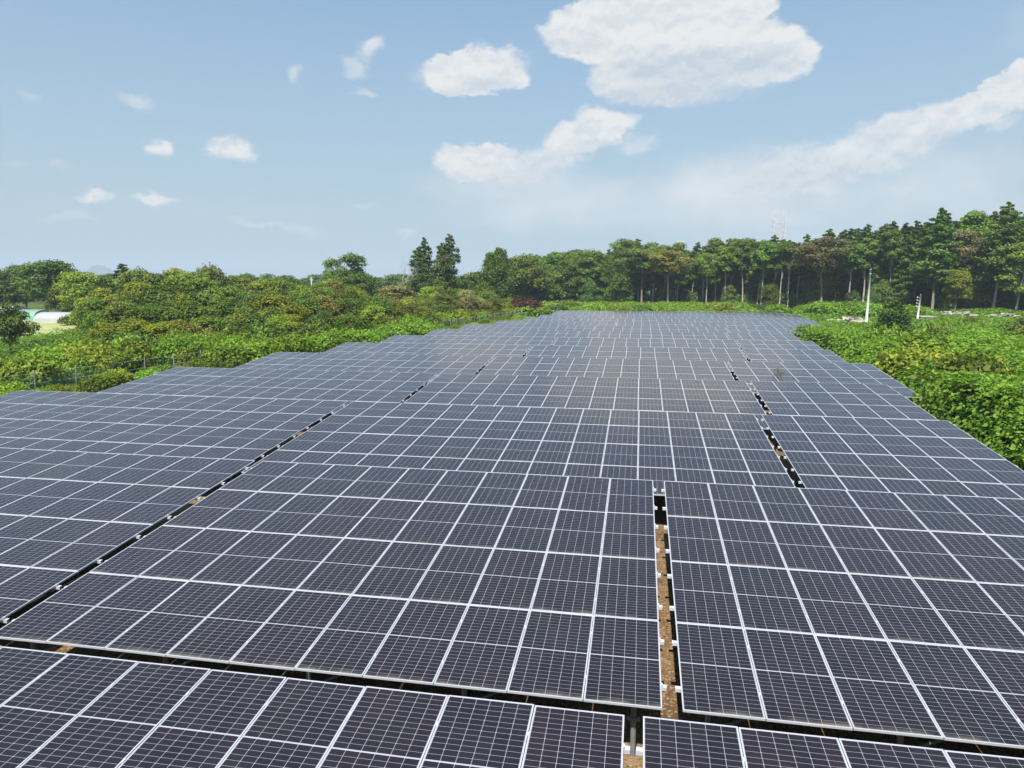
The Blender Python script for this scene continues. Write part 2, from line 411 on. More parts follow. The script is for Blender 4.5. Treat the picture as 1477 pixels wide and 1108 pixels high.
# ------------------------------------------------------------------ plant prototypes (meshes shared by copies)
def limb_pts(rs, a, b, wob=.08, n=5):
    a, b = np.array(a, float), np.array(b, float); l = np.linalg.norm(b-a)
    return [tuple(a+(b-a)*t + (rs.normal(size=3)*wob*l*math.sin(t*math.pi) if 0 < t < 1 else 0)) for t in np.linspace(0, 1, n)]

def broad_tree(seed, H, cw, c0, n_leaf, lsize, trunk_r, fork=False, squash=.8, nclust=26, top_round=1.0):
    """crown of leaf clumps on limbs. H height, cw crown half width, c0 crown base fraction"""
    rs = np.random.RandomState(seed); tb = MB()
    fh = H*(c0+.12)
    lean = rs.normal(size=2)*H*.02
    tb.tube([(0,0,-.4), (lean[0]*.3, lean[1]*.3, fh*.5), (lean[0], lean[1], fh)], [trunk_r*1.25, trunk_r, trunk_r*.75], 8)
    cl = []
    for i in range(nclust):
        u = rs.rand(); ph = rs.rand()*2*math.pi
        z = c0 + (1-c0)*(.08 + .84*u)
        prof = math.sin(math.pi*min(1, max(0.12, (z-c0)/(1-c0)))**(.8 if top_round else 1.4))**.6
        rr = cw*prof*math.sqrt(rs.rand())*.85
        c = np.array([rr*math.cos(ph)+lean[0], rr*math.sin(ph)+lean[1], z*H])
        r = cw*(.24+.2*rs.rand())
        cl.append((c, r))
        if i % 2 == 0: tb.tube(limb_pts(rs, (lean[0]*.9, lean[1]*.9, fh*(.65+.3*rs.rand())), c*np.array([.9,.9,1])), np.linspace(trunk_r*.45, trunk_r*.08, 5), 5, cap=False)
    V = []; w = np.array([r**2 for _, r in cl]); w = w/w.sum()
    for (c, r), k in zip(cl, (w*n_leaf).astype(int)):
        d = rs.normal(size=(k, 3)); d /= np.linalg.norm(d, axis=1, keepdims=True)
        d[:, 2] = np.where(d[:, 2] < -.3, -d[:, 2], d[:, 2])
        lump = 1 + .22*np.sin(d[:, 0]*5+seed)*np.cos(d[:, 1]*6+d[:, 2]*4)
        rad = r*(.55+.5*rs.rand(k)**.6)*lump
        C = c + d*rad[:, None]*np.array([1.15, 1.15, squash])
        Nn = d*.8 + rs.normal(size=(k, 3))*.45 + np.array([0, 0, .45])
        V.append(leaves(rs, C, Nn, lsize*(.6+.8*rs.rand(k)), .6))
    return tb.mesh('trunk', True), quads_mesh('crown', np.concatenate(V))

def pine_tree(seed, H, cw, c0, n_leaf, lsize, trunk_r, taper=1.0, boughs=46, flat=.28, droop=.12, irregular=.3, multi=1):
    rs = np.random.RandomState(seed); tb = MB()
    bend = rs.normal(size=2)*H*.015; V = []
    for tk in range(multi):
        off = np.array([0., 0.]) if multi == 1 else np.array([cw*.27*(1 if tk == 0 else -1), rs.normal()*cw*.05])
        Ht = H*(1 if tk == 0 else .86+.1*rs.rand())
        tb.tube([(off[0]*.4, off[1]*.4, -.4), (off[0]+bend[0], off[1]+bend[1], Ht*.5), (off[0], off[1], Ht*.98)], [trunk_r*1.2, trunk_r*.75, trunk_r*.08], 8)
        nb = boughs//multi
        for i in range(nb):
            t = (i+.5)/nb; z = c0+(1-c0)*t; ph = i*2.4+rs.rand()
            prof = (1-t)**taper*(1-.35*math.exp(-t*9))
            L_ = cw*(prof*(1+irregular*(rs.rand()*2-1)) + .06)
            k = int(n_leaf/multi*(L_/cw+.15)/(nb*.62)); 
            if k < 4: k = 4
            dirv = np.array([math.cos(ph), math.sin(ph), 0]); tip = dirv*L_ + np.array([0, 0, (.12-droop)*L_])
            base = np.array([off[0], off[1], z*Ht])
            if L_ > .5: tb.tube([base-np.array([0,0,.02*Ht]), base+tip*.8], [trunk_r*.2, trunk_r*.05], 4, cap=False)
            u = rs.rand(k)**.7; side = rs.normal(size=k)*(.20+.32*(1-abs(u-.55)))*L_*.42
            perp = np.array([-dirv[1], dirv[0], 0])
            C = base + tip*u[:, None] + perp*side[:, None] + np.stack([np.zeros(k), np.zeros(k), rs.normal(size=k)*flat*.45*L_*.5 + .05*L_], 1)
            Nn = rs.normal(size=(k, 3))*.5 + np.array([0, 0, .9]) + dirv*.3
            V.append(leaves(rs, C, Nn, lsize*(.6+.8*rs.rand(k)), .5))
    return tb.mesh('trunk', True), quads_mesh('crown', np.concatenate(V))

def bush(seed, n_leaf, lsize, lobes=9, flat=.8):
    """unit bush: half width about 1, height about 1"""
    rs = np.random.RandomState(seed); tb = MB(); V = []
    cl = [(np.array([0, 0, .42]), .55)]
    for i in range(lobes):
        ph = i*2.4+rs.rand(); rr = .62*math.sqrt(rs.rand()*.9+.1)
        r = .26+.18*rs.rand(); z = min(1-r*.9, .25+.5*rs.rand()*(1.15-rr))
        cl.append((np.array([rr*math.cos(ph), rr*math.sin(ph), z]), r))
    for c, r in cl: tb.tube(limb_pts(rs, (0, 0, -.15), c, .1, 4), [.03, .02, .014, .006], 4, cap=False)
    w = np.array([r**2 for _, r in cl]); w = w/w.sum()
    for (c, r), k in zip(cl, (w*n_leaf).astype(int)):
        d = rs.normal(size=(k, 3)); d /= np.linalg.norm(d, axis=1, keepdims=True)
        d[:, 2] = np.where(d[:, 2] < -.45, -d[:, 2], d[:, 2])
        lump = 1+.25*np.sin(d[:, 0]*7+seed+c[0]*9)*np.cos(d[:, 1]*6+c[1]*7)
        C = c+d*(r*(.6+.5*rs.rand(k))*lump)[:, None]*np.array([1.1, 1.1, .95]); C[:, 2] = np.maximum(C[:, 2], .01)
        V.append(leaves(rs, C, d*.7+rs.normal(size=(k, 3))*.5+np.array([0, 0, .5]), lsize*(.6+.8*rs.rand(k)), .6))
    return tb.mesh('stem', True), quads_mesh('foliage', np.concatenate(V))

PR = {}
for i in range(3): PR['round%d' % i] = broad_tree(10+i, 10, 4.2, .18, 7000, .42, .22, nclust=30)
for i in range(3): PR['tallbroad%d' % i] = broad_tree(20+i, 18, 4.3, .27, 8500, .55, .20, nclust=36)
for i in range(3): PR['slim%d' % i] = broad_tree(120+i, 18, 3.2, .56, 6000, .46, .17, nclust=24, squash=.8)
for i in range(2): PR['vase%d' % i] = broad_tree(30+i, 17, 5.0, .55, 6500, .45, .17, nclust=24, squash=.55, top_round=0)
for i in range(3): PR['scrubby%d' % i] = broad_tree(100+i, 10, 4.6, .03, 9000, .46, .16, nclust=30, squash=1.05)
for i in range(2): PR['airy%d' % i] = broad_tree(36+i, 12, 3.4, .10, 9000, .34, .2, nclust=46, squash=.85)
for i in range(4): PR['pine%d' % i] = pine_tree(40+i, 24, 4.8, .30, 10500, .68, .27, .62, 52, irregular=.45)
for i in range(3): PR['cedar%d' % i] = pine_tree(50+i, 22, 4.2, .06, 12000, .66, .24, .55, 64, irregular=.35, droop=.3)
PR['twin0'] = pine_tree(60, 20, 4.3, .02, 22000, .55, .22, .50, 120, irregular=.5, multi=2, droop=.15, flat=.35)
PR['twin1'] = pine_tree(63, 20, 4.3, .02, 22000, .55, .22, .44, 120, irregular=.5, multi=2, droop=.15, flat=.35)
PR['column'] = pine_tree(66, 15, 4.6, .02, 24000, .55, .2, .34, 130, irregular=.35, multi=2, flat=.7, droop=.1)
for i in range(4): PR['bush%d' % i] = bush(70+i, 3400, .115, 13)
for i in range(3): PR['coarse%d' % i] = bush(80+i, 2600, .12, 12)
PR['fir'] = pine_tree(90, 5.2, 2.3, .02, 9000, .26, .10, .55, 60, flat=.5, irregular=.35, droop=.1)

counts = {}
def plant(proto, x, y, height, base_h, leafmat, label, cat, group=None, name=None, barkmat=None, wide=1.0, z=GZ, rot=None):
    tm, cm = PR[proto]; s = height/base_h
    nm = name or ('tree' if not proto.startswith(('bush', 'coarse')) else 'shrub')
    r = empty(nm, (x, y, z), rnd.uniform(0, 6.28) if rot is None else rot)
    r.scale = (s*wide, s*wide, s)
    tag(r, label, cat, group)
    if height > 5: r.rotation_euler[0] = rnd.gauss(0, .025); r.rotation_euler[1] = rnd.gauss(0, .025)
    a, c = ('stem', 'foliage') if proto.startswith(('bush', 'coarse')) else ('trunk', 'crown')
    mobj(a, tm, r, [barkmat or BARK]); mobj(c, cm, r, [LM[leafmat]])
    return r
def hz(px, ty, Y): return at(px, ty, Y)[2] - GZ
def X(px, Y, py=440): return at(px, py, Y)[0]

# ---- forest behind and to the right
fr = random.Random(21)
sky_px = [700, 740, 800, 850, 900, 960, 1000, 1060, 1100, 1160, 1200, 1250, 1300, 1340, 1400, 1440, 1477, 1620]
sky_ty = [392, 372, 368, 362, 352, 349, 357, 343, 345, 343, 333, 330, 322, 312, 315, 305, 318, 312]
def top_at(px): return float(np.interp(px, sky_px, sky_ty))
def front_Y(px): return float(np.interp(px, [700, 900, 1050, 1200, 1477, 1620], [205, 212, 212, 198, 176, 168]))
def kind_for(px, row):
    u = fr.random()
    if px < 860: return ('round%d' % fr.randrange(3), 10, 'broad') if u < .6 else ('tallbroad%d' % fr.randrange(3), 18, 'forest')
    if row == 0 and (930 < px < 1160 or (870 < px < 1330 and fr.random() < .4)): return ('slim%d' % fr.randrange(3), 18, 'forest')
    if px < 1080: return ('tallbroad%d' % fr.randrange(3), 18, 'forest') if u < .6 else (('vase%d' % fr.randrange(2), 17, 'broad') if u < .75 else ('cedar%d' % fr.randrange(3), 22, 'forest'))
    if row >= 2: return ('cedar%d' % fr.randrange(3), 22, 'pine') if u < .85 else ('tallbroad%d' % fr.randrange(3), 18, 'forest')
    return ('pine%d' % fr.randrange(4), 24, 'pine') if u < .70 else (('cedar%d' % fr.randrange(3), 22, 'pine') if u < .90 else ('tallbroad%d' % fr.randrange(3), 18, 'forest'))
def fzone(px):
    for lim, t in ((860, 'left of the white building'), (1000, 'below the white building'), (1095, 'left of the lattice tower'), (1180, 'below the lattice tower'), (1300, 'behind the taller white pole'), (1395, 'behind the shorter white pole')):
        if px < lim: return t
    return 'at the right edge'
def szone(px):
    for lim, t in ((240, 'right of the polytunnels'), (380, 'behind the nearer fence'), (540, 'behind the hedge'), (665, 'below the twin conifers')):
        if px < lim: return t
    return 'beside the reddish brown bush'
flabels = {
 'round': ('round green broadleaf tree of the woods', 'broadleaf tree'),
 'slim': ('slender bare-trunked tree with a high crown', 'broadleaf tree'),
 'tallb': ('tall leafy broadleaf tree', 'broadleaf tree'),
 'vase': ('forest tree with a spreading flat top', 'broadleaf tree'),
 'cedar': ('dense dark conifer branched low down', 'conifer'),
 'pine': ('tall pine with layered boughs and bare lower trunk', 'pine tree')}
for row in range(5):
    px = 735 + 7*row
    while px < 1600:
        Y = front_Y(px) + row*6.5 + fr.uniform(-2.5, 2.5)
        kd, bh, lm = kind_for(px, row)
        ty = top_at(px) + fr.choice([-4, 2, 6, 12, 20]) + fr.uniform(-4, 6) + (10 if row == 0 else 0)
        h = max(7, hz(px, ty, Y))
        k5 = next(k for k in flabels if kd.startswith(k[:4]))
        lab, cat = flabels[k5]; lab = lab + (', front rank, ' if row < 2 else ', rear rank, ') + fzone(px)
        bark = PALEBARK if (kd.startswith('slim') or kd.startswith(('tall', 'vase')) and fr.random() < .6) else BARK
        plant(kd, X(px, Y), Y, h, bh, lm, lab, cat, k5.replace('tallb', 'tall broadleaf').replace('round', 'round broadleaf') + ' trees of the woodland ' + ('front ' if row < 2 else 'rear ') + fzone(px),
              'pine_tree' if k5 == 'pine' else ('conifer_tree' if k5 == 'cedar' else 'broadleaf_tree'), bark, wide=fr.uniform(.85, 1.2)*(1.15 if h < 14 else 1))
        px += (18 if row < 3 else 13)*fr.uniform(.75, 1.3)
# low shrubs that close the woodland edge
for row in range(2):
    px = 690
    while px < 1560:
        Y = front_Y(px) + 2 + row*9 + fr.uniform(-2, 2); h = fr.uniform(2.5, 5.5)
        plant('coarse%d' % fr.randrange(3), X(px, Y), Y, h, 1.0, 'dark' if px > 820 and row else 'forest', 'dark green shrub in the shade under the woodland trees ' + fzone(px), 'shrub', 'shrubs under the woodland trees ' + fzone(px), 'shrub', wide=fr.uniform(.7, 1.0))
        px += 17*fr.uniform(.7, 1.3)

# smaller trees with low crowns standing in front of the tall ones
px = 748
while px < 1540:
    Y = front_Y(px) - 3 + fr.uniform(-3, 3); lm = fr.choice(['forest', 'broad', 'forest', 'olive', 'dark']); ty = fr.uniform(385, 420)
    plant(fr.choice(['scrubby0', 'scrubby1', 'scrubby2', 'round1']), X(px, Y), Y, hz(px, ty, Y), 10, lm, 'smaller leafy tree with low crown before the tall trunks ' + fzone(px), 'small tree', 'small trees at the foot of the woodland ' + fzone(px), 'small_tree', wide=fr.uniform(.7, 1.1))
    px += fr.uniform(14, 46)
    if 930 < px < 1150: px += fr.uniform(20, 60)
    if px > 1300: px += fr.uniform(10, 40)
# shrubs standing up out of the right thicket
for i in range(64):
    y = fr.uniform(16, 120); x = float(np.interp(y, [-12, 20, 30, 51, 61, 86, 97, 137], [13, 13.5, 15, 17, 18, 23, 29, 31])) + 2 + fr.uniform(0, 1)**1.3*min(50, 12+y*.5)
    lm = fr.choice(['broad', 'yellow', 'bright', 'bright', 'broad']) if y < 60 or fr.random() < .7 else 'olive'
    plant('bush%d' % fr.randrange(4), x, y, fr.uniform(2.4, 3.9) if y < 85 else fr.uniform(1.3, 2.2), 1, lm, {'broad': 'darker green', 'yellow': 'yellow-green', 'bright': 'bright green', 'olive': 'olive'}[lm] + ' shrub standing up out of the right-hand thicket', 'shrub', lm + ' shrubs in the right thicket', 'shrub', wide=fr.uniform(.6, 1.0))
# distinctive trees, one by one: (proto, px, top y, depth, base height, leaf, label, category, name, bark, wide)
one_off = [
 ('twin0', 609, 343, 172, 20, 'pine', 'left one of the two tall narrow twin-topped conifers standing above the scrub', 'conifer', 'conifer_tree', BARK, .80),
 ('twin1', 643, 338, 166, 20, 'pine', 'right one of the two tall narrow conifers above the scrub, slightly taller', 'conifer', 'conifer_tree', BARK, .80),
 ('column', 714, 359, 168, 15, 'forest', 'egg-shaped green tree with two peaks left of the woodland', 'broadleaf tree', 'broadleaf_tree', BARK, .72),
 ('round1', 684, 394, 175, 10, 'forest', 'low dark green tree between the twin conifers and the egg-shaped tree', 'broadleaf tree', 'broadleaf_tree', BARK, 1.0),
 ('round2', 756, 372, 195, 10, 'broad', 'broad rounded tree where the woodland begins beside the egg-shaped tree', 'broadleaf tree', 'broadleaf_tree', BARK, 1.2),
 ('airy0', 503, 366, 150, 12, 'forest', 'airy open-crowned tree standing out above the left scrub, the taller of a pair', 'broadleaf tree', 'broadleaf_tree', BARK, 1.25),
 ('airy1', 486, 374, 152, 12, 'forest', 'slim open-crowned tree leaning left beside the taller airy tree', 'broadleaf tree', 'broadleaf_tree', BARK, .9),
 ('round0', 520, 392, 146, 10, 'forest', 'dark rounded tree at the foot of the airy open-crowned pair', 'broadleaf tree', 'broadleaf_tree', BARK, 1.0),
 ('round0', 66, 374, 130, 10, 'forest', 'biggest dark rounded tree on the left skyline beyond the polytunnels', 'broadleaf tree', 'broadleaf_tree', BARK, 1.15),
 ('round2', 95, 380, 134, 10, 'forest', 'dark rounded tree merging into the right side of the biggest left skyline tree', 'broadleaf tree', 'broadleaf_tree', BARK, 1.0),
 ('round1', 38, 385, 136, 10, 'forest', 'dark rounded tree merging into the left side of the biggest left skyline tree', 'broadleaf tree', 'broadleaf_tree', BARK, .9),
 ('round1', 5, 390, 132, 10, 'broad', 'mid green tree cut by the left edge of the photo', 'broadleaf tree', 'broadleaf_tree', BARK, 1.1),
 ('cedar1', 181, 381, 120, 22, 'dark', 'small pointed dark tree right of the blue mountain', 'conifer', 'conifer_tree', BARK, 1.7),
 ('round2', 10, 440, 50, 10, 'forest', 'near dark leafy tree at the left edge in front of the polytunnels', 'broadleaf tree', 'broadleaf_tree', BARK, 1.0),
 ('round0', 272, 392, 105, 10, 'yellow', 'yellow-green treetop that stands highest in the left scrub', 'broadleaf tree', 'broadleaf_tree', BARK, 1.3),
 ('round2', 235, 402, 112, 10, 'olive', 'olive tree just left of the highest yellow-green scrub treetop', 'broadleaf tree', 'broadleaf_tree', BARK, 1.1),
 ('round1', 122, 394, 118, 10, 'yellow', 'yellow-green tree below the blue mountain', 'broadleaf tree', 'broadleaf_tree', BARK, 1.2),
 ('round0', 355, 393, 160, 10, 'forest', 'small bluish green tree poking above the scrub skyline left of centre', 'broadleaf tree', 'broadleaf_tree', BARK, .8),
 ('vase1', 963, 362, 205, 17, 'rust', 'pale brownish flat-topped tree with several fanned trunks in the woodland edge', 'broadleaf tree', 'broadleaf_tree', PALEBARK, 1.5),
 ('vase0', 925, 360, 207, 17, 'olive', 'olive flat-topped tree left of the fanned-trunk tree', 'broadleaf tree', 'broadleaf_tree', BARK, 1.4),
 ('vase1', 1018, 366, 206, 17, 'olive', 'olive leaning tree with long bare trunk right of the fanned-trunk tree', 'broadleaf tree', 'broadleaf_tree', PALEBARK, .8),
 ('vase0', 1185, 344, 190, 17, 'tan', 'pale orange-brown flat treetop in the middle of the right woodland', 'broadleaf tree', 'broadleaf_tree', BARK, 1.35),
 ('slim1', 1097, 346, 203, 18, 'broad', 'tall green tree with a straight pale trunk in front of the dark woodland', 'broadleaf tree', 'broadleaf_tree', PALEBARK, 1.0),
 ('slim0', 1124, 345, 200, 18, 'broad', 'tall tree with a pale trunk, left of a close pair below the lattice tower', 'broadleaf tree', 'broadleaf_tree', PALEBARK, .8),
 ('slim2', 1136, 344, 200, 18, 'broad', 'tall tree with a pale trunk, right of a close pair below the lattice tower', 'broadleaf tree', 'broadleaf_tree', PALEBARK, .8),
 ('slim1', 1046, 352, 206, 18, 'broad', 'tall tree with a thick pale twin trunk near the middle of the woodland edge', 'broadleaf tree', 'broadleaf_tree', PALEBARK, 1.0),
 ('pine2', 1432, 292, 172, 24, 'pine', 'tallest pine with a long bare pale trunk near the right edge', 'pine tree', 'pine_tree', PALEBARK, 1.0),
 ('pine0', 1345, 300, 176, 24, 'pine', 'tall pointed pine second highest in the right woodland', 'pine tree', 'pine_tree', BARK, 1.0),
 ('vase0', 1378, 330, 180, 17, 'tan', 'tree with an orange-brown dying top between the two highest pines', 'broadleaf tree', 'broadleaf_tree', BARK, .9),
 ('tallbroad1', 1395, 303, 186, 18, 'broad', 'bright green rounded treetop between the two highest pines', 'broadleaf tree', 'broadleaf_tree', BARK, .9),
 ('tallbroad2', 1376, 384, 168, 18, 'yellow', 'small yellowish tree in front of the dark pines on the right', 'broadleaf tree', 'broadleaf_tree', BARK, 1.1),
 ('tallbroad0', 1466, 345, 168, 18, 'yellow', 'yellow-green leafy tree at the right edge below the pines', 'broadleaf tree', 'broadleaf_tree', PALEBARK, 1.1),
 ('coarse1', 760, 428, 155, 1, 'redbrown', 'reddish brown bush at the far left corner of the solar field', 'bush', 'bush', BARK, 1.1),
 ('fir', 1293, 433, 78, 5.2, 'dark', 'dark layered conifer bush in the green thicket beside the white poles', 'conifer bush', 'conifer_bush', BARK, 1.0),
]
for pr, px, ty, Y, bh, lm, lab, cat, nm, bark, wd in one_off:
    plant(pr, X(px, Y), Y, hz(px, ty, Y), bh, lm, lab, cat, None, nm, bark, wide=wd, rot=0.0 if pr.startswith(('twin', 'column')) else None)

for i in range(26):
    px = fr.uniform(1120, 1330); Y = fr.uniform(146, 158); ty = 434+abs(px-1215)*.05+fr.uniform(-3, 4)
    plant('bush%d' % fr.randrange(4), X(px, Y), Y, hz(px, ty, Y), 1, 'bright', 'bright green shrub in the mound between the far array corner and the woodland', 'shrub', 'shrubs of the far green mound', 'shrub', wide=fr.uniform(1.0, 1.4))
for i in range(30):
    px = fr.uniform(770, 1130); Y = fr.uniform(146, 175); lm = fr.choice(['broad', 'yellow', 'bright', 'broad', 'forest'])
    plant('bush%d' % fr.randrange(4), X(px, Y), Y, fr.uniform(1.8, 3.2), 1, lm, {'broad': 'mid green', 'yellow': 'yellow-green', 'bright': 'bright green', 'forest': 'darker green'}[lm] + ' bush in the strip between the last array row and the woodland', 'bush', lm + ' bushes behind the last array row', 'bush', wide=fr.uniform(.8, 1.3))
# ---- far tree line on the left horizon
px = -60
while px < 760:
    Y = fr.uniform(215, 330); ty = fr.uniform(396, 405) + (4 if 195 < px < 235 else 0)
    plant('round%d' % fr.randrange(3), X(px, Y), Y, hz(px, ty, Y), 10, 'forest', 'distant green tree in the low tree line along the left horizon', 'tree', 'trees of the left horizon line', 'broadleaf_tree', wide=fr.uniform(1, 1.5))
    px += fr.uniform(9, 17)

# ---- scrub on the left: individual small trees and bushes, back rows first
slab = {'olive': 'olive green scrub tree with orange flecks',
        'rust': 'golden brown scrub tree',
        'yellow': 'yellow-green scrub tree',
        'broad': 'mid green scrub tree',
        'tan': 'pale tan half-dry scrub tree',
        'forest': 'dark green scrub tree'}
def fence_x(y): return float(np.interp(y, [-20, 25, 45, 75, 115, 150], [-42, -38.7, -36.2, -32.2, -28.4, -25]))
def fence_Y(px):
    for Y in np.arange(20, 150, .5):
        if X(px, Y) < fence_x(Y)-2.6: return Y
        if Y > 20 and X(px, Y) < fence_x(Y)-2.6: return Y
    return 150
def fence_Y(px):                                   # depth at which the sight line of px crosses the fence
    best = min(np.arange(20, 150, .5), key=lambda Y: abs(X(px, Y)-(fence_x(Y)-2.6))); return float(best)
tops = {  # px: top y of the rows from the fence backwards
 100: (500, 476, 446, 424, 408), 200: (494, 474, 442, 420, 405), 300: (486, 462, 436, 414, 401), 400: (462, 445, 430, 417, 408),
 500: (455, 441, 431, 422, 414), 600: (454, 446, 440, 434, 429), 700: (446, 440, 434, 428, 420), 760: (446, 440, 436, 430, 424)}
tk = sorted(tops)
for row, (off, step) in enumerate([(66, 19), (44, 21), (27, 23), (14, 25), (4, 25)]):
    r_i = 4-row; px = 92 + row*5
    while px < 742:
        Y = fence_Y(px)+off*(1 if px < 420 else .8)+fr.uniform(-2, 2); x = X(px, Y)
        ty = float(np.interp(px, tk, [tops[k][r_i] for k in tk]))+fr.uniform(-13, 11)
        lm = fr.choices(['olive', 'rust', 'yellow', 'broad', 'tan', 'forest'], [25, 4, 31, 27, 3, 11])[0]
        if 540 < px < 720: lm = fr.choices(['yellow', 'rust', 'tan', 'olive', 'broad'], [4, 1.5, 1.2, 3, 2])[0]
        if r_i == 0 and px < 330: lm = fr.choice(['bright', 'yellow', 'broad'])
        h = max(2.0, hz(px, ty, Y))
        if r_i == 4 and px < 175: Y += 28; x = X(px, Y); h = max(2.0, hz(px, ty, Y))
        if not (px < 135 and 1 <= r_i <= 3):
            if lm == 'bright' or h < 3.4:
                plant('bush%d' % fr.randrange(4), x, Y, h, 1, lm, slab.get(lm, 'bright green scrub tree').replace('scrub tree', 'scrub bush') + (' in front, ' if r_i < 2 else ' further back, ') + szone(px), 'bush', lm + ' scrub bushes ' + ('front ' if r_i < 2 else 'back ') + szone(px), 'scrub_bush', wide=fr.uniform(.75, 1.1))
            else:
                plant(fr.choice(['round0', 'round1', 'round2', 'scrubby0', 'scrubby1', 'scrubby2']), x, Y, h, 10, lm, slab[lm] + (' in front, ' if r_i < 2 else ' further back, ') + szone(px), 'small tree', lm + ' scrub trees ' + ('front ' if r_i < 2 else 'back ') + szone(px), 'scrub_tree', wide=fr.uniform(.85, 1.2)*(1.25 if h < 5.5 else 1))
        px += step*.82*fr.uniform(.7, 1.25)*(1 if px < 560 else .8)
# tan rounded bush group (distinct)
plant('round1', X(575, 118), 118, hz(575, 412, 118), 10, 'tan', 'large tan rounded tree below the twin conifers', 'small tree', None, 'scrub_tree', wide=1.5)
# bright bushes just outside the fence on the far left
for i in range(74):
    Y = fr.uniform(20, 58) if i < 60 else fr.uniform(58, 125); x = fence_x(Y) - 1.3 - (fr.uniform(0, 1)**1.4)*(9 if i < 60 else 2.5)
    lm = fr.choice(['bright', 'bright', 'yellow', 'broad'])
    plant('bush%d' % fr.randrange(4), x, Y, fr.uniform(1.5, 3.0), 1, lm, {'bright': 'bright green bush just outside the fence on the left', 'yellow': 'yellow-green bush just outside the fence on the left', 'broad': 'darker green bush just outside the fence on the left'}[lm], 'bush', lm + ' bushes outside the fence', 'bush', wide=fr.uniform(.65, .95))
for i in range(46):
    Y = fr.uniform(16, 44) if i < 26 else fr.uniform(80, 136); x = fence_x(Y) + fr.uniform(-.9, 2.2) + .8
    lm = fr.choice(['bright', 'yellow', 'broad'])
    plant('bush%d' % fr.randrange(4), x, Y, fr.uniform(.7, 1.5), 1, lm, {'bright': 'bright green', 'yellow': 'yellow-green', 'broad': 'mid green'}[lm] + ' low weed clump between the fence and the solar arrays', 'weeds', lm + ' weed clumps inside the fence', 'weed_clump', wide=fr.uniform(.8, 1.3))
# hedge of bright shrubs inside the fence
for i in range(19):
    y = 43.5+i*2.05; x = float(np.interp(y, [43, 62, 84], [-34.9, -31.2, -28.2])) + fr.uniform(-.3, .3)
    plant('bush%d' % fr.randrange(4), x, y, fr.uniform(2.1, 2.8), 1, 'bright', 'bright green rounded shrub in the hedge between the fence and the solar arrays', 'shrub', 'hedge shrubs along the left of the arrays', 'hedge_shrub', wide=fr.uniform(.75, .95))

for px, Y, ty, lm in ((96, 97, 455, 'olive'), (110, 99, 450, 'broad'), (126, 96, 446, 'yellow'), (140, 98, 440, 'olive'), (18, 76, 474, 'broad'), (40, 72, 482, 'bright'), (58, 74, 486, 'yellow'), (84, 70, 484, 'bright'), (104, 74, 474, 'broad'), (122, 78, 466, 'yellow'), (0, 80, 470, 'forest')):
    plant('bush%d' % fr.randrange(4), X(px, Y), Y, hz(px, ty, Y), 1, lm, 'loose bush standing before the polytunnels and the pale field', 'bush', 'bushes before the polytunnels', 'bush', wide=fr.uniform(.9, 1.2))
for px in (968, 978, 988, 998):
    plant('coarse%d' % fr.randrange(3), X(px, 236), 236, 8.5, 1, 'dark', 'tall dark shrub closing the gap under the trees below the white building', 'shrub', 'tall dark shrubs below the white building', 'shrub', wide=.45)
# ---- dead tree
def dead_tree():
    rs = np.random.RandomState(11); b = MB()
    def grow(p, d, l, r, dep):
        q = p + d*l; b.tube([tuple(p), tuple((p+q)/2+rs.normal(size=3)*l*.05), tuple(q)], [r, r*.85, r*.6], 5, cap=False)
        if dep == 0: return
        for k in range(2 if dep != 3 else 3):
            a = rs.rand()*6.28; sp = rs.uniform(.45, .75)
            dd = d*1.0 + np.array([math.cos(a), math.sin(a)*.8, .1])*sp; dd /= np.linalg.norm(dd)
            grow(q, dd, l*rs.uniform(.62, .85), r*.62, dep-1)
    grow(np.array([0., 0, -.3]), np.array([0.03, 0, 1.]), 4.0, .24, 5)
    return b.mesh('dead_tree', True)
Yd = 128; o = mobj('dead_tree', dead_tree(), mats=[GREYWOOD], loc=(X(566, Yd), Yd, GZ)); o.scale = (1, 1, 1)
hd = hz(574, 374, Yd); zmax = max(v.co.z for v in o.data.vertices); o.scale = (hd/zmax*.8, hd/zmax*.5, hd/zmax)
tag(o, 'bare leafless tree with forked thin branches left of the twin conifers', 'dead tree')

